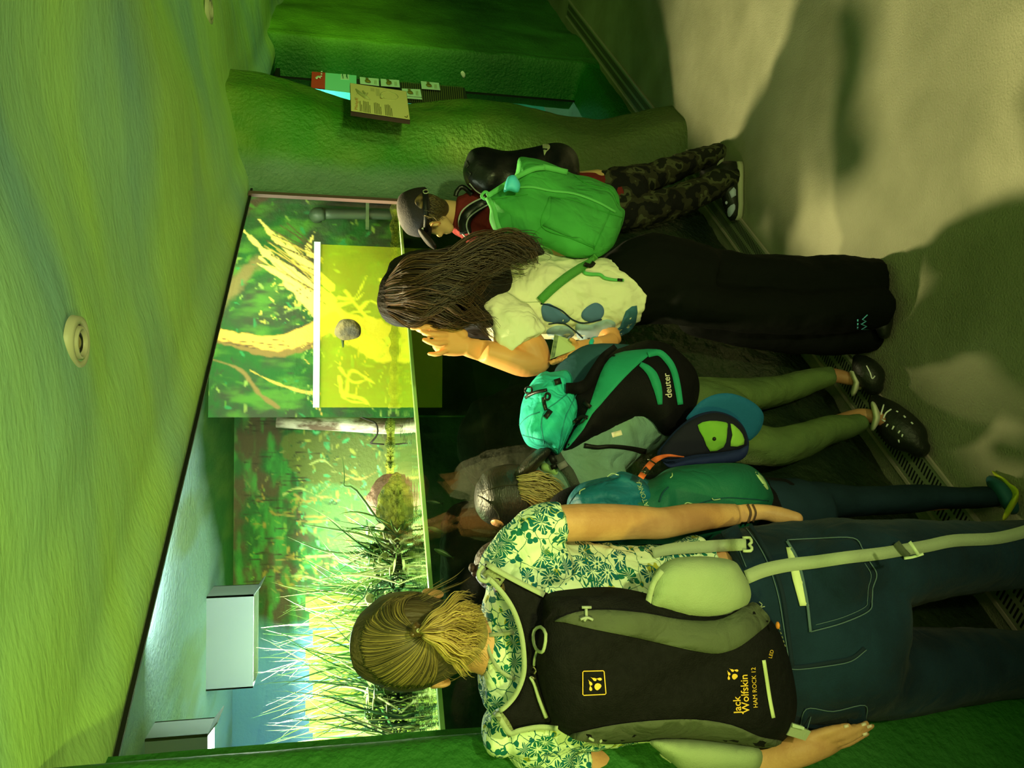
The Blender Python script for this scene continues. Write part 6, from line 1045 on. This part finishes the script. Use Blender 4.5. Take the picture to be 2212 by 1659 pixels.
# navy cap hanging from the orange strap
CP = thing('hanging_cap', P(1530, 950, 1.66), 'navy baseball cap with lime lining hanging from an orange strap by the teal rucksack', 'cap')
m_nv = mat('cap_navy', A(16, 26, 36, .55), .8, .2, bump=.2, bscale=260); m_in = mat('cap_inside', A(12, 13, 16, .5), .9)
mesh('brim', pillow([(1484, 908), (1496, 886), (1515, 866), (1545, 852), (1580, 850), (1615, 862), (1640, 880), (1650, 900), (1644, 926), (1630, 944), (1612, 952), (1580, 930), (1540, 912)], lambda x, y: 1.745 + .0004 * (y - 900), .006, .006, R=20, step=9), mat('brim_teal', A(14, 74, 78, .6), .8, bump=.15, bscale=260), CP)
mesh('crown', pillow([(1419, 980), (1436, 955), (1458, 930), (1484, 908), (1510, 894), (1545, 888), (1580, 898), (1604, 918), (1616, 945), (1617, 968), (1604, 990), (1576, 1000), (1520, 1004), (1450, 1011), (1434, 1000)], lambda x, y: 1.70, .02, .06, R=40, step=9), m_nv, CP)
SCc = Surf(bpy.data.objects['crown'])
mesh('sweatband', patch([(1426, 978), (1456, 938), (1486, 912), (1520, 896), (1552, 892), (1584, 904), (1606, 926), (1613, 950), (1608, 966), (1560, 976), (1500, 982), (1450, 992)], SCc, .004, .003, 9, 3), m_in, CP)
mesh('lining', patch([(1507, 918), (1534, 909), (1561, 911), (1572, 915), (1571, 928), (1570, 944), (1563, 966), (1534, 975), (1520, 946)], SCc, .008, .003, 7, 2), mat('lining_lime', A(110, 160, 40, .72), .8, .15, A(84, 140, 30, .72), 8), CP)
mesh('lining', patch([(1578, 915), (1590, 922), (1604, 938), (1607, 960), (1578, 964), (1582, 940)], SCc, .008, .003, 7, 2), mat('lining_lime2', A(110, 160, 40, .72), .8), CP)
mesh('button_hole', EP(1543, 948, 1.672, 4.5, 4.5, .004), m_black, CP)
mesh('rear_band', pillow([(1432, 998), (1450, 1003), (1490, 992), (1540, 984), (1590, 974), (1616, 962), (1612, 984), (1590, 998), (1540, 1002), (1480, 1006), (1449, 1011)], lambda x, y: 1.655, .008, .01, R=12, step=8), mat('cap_band', A(14, 24, 42, .55), .8), CP)
So = Free([(1384, 1030, 1.44), (1402, 1010, 1.50), (1420, 990, 1.58), (1443, 985, 1.61), (1478, 987, 1.63)])
OS = tag(mesh('orange_strap', ribbon([(1384, 1032), (1396, 1014), (1408, 1000), (1420, 991), (1443, 984), (1478, 987)], [14, 14, 14, 12, 6, 2], So, 0, .003), mat('strap_orange', A(196, 96, 34, .78), .7)), 'orange webbing strap with a black buckle clipping the navy cap to the teal rucksack', 'strap')
m_gun = mat('buckle_gun', (.02, .02, .015), .25, .7); mesh('buckle', join(ribbon([(1390, 1022), (1400, 1012)], 13, So, .004, .006), cord([(1386, 1018), (1400, 1026)], 2.2, So, .006)), m_gun, OS); mesh('strap_clasp', cord([(1400, 992), (1416, 1002)], 2.2, So, .006), m_gun, OS)
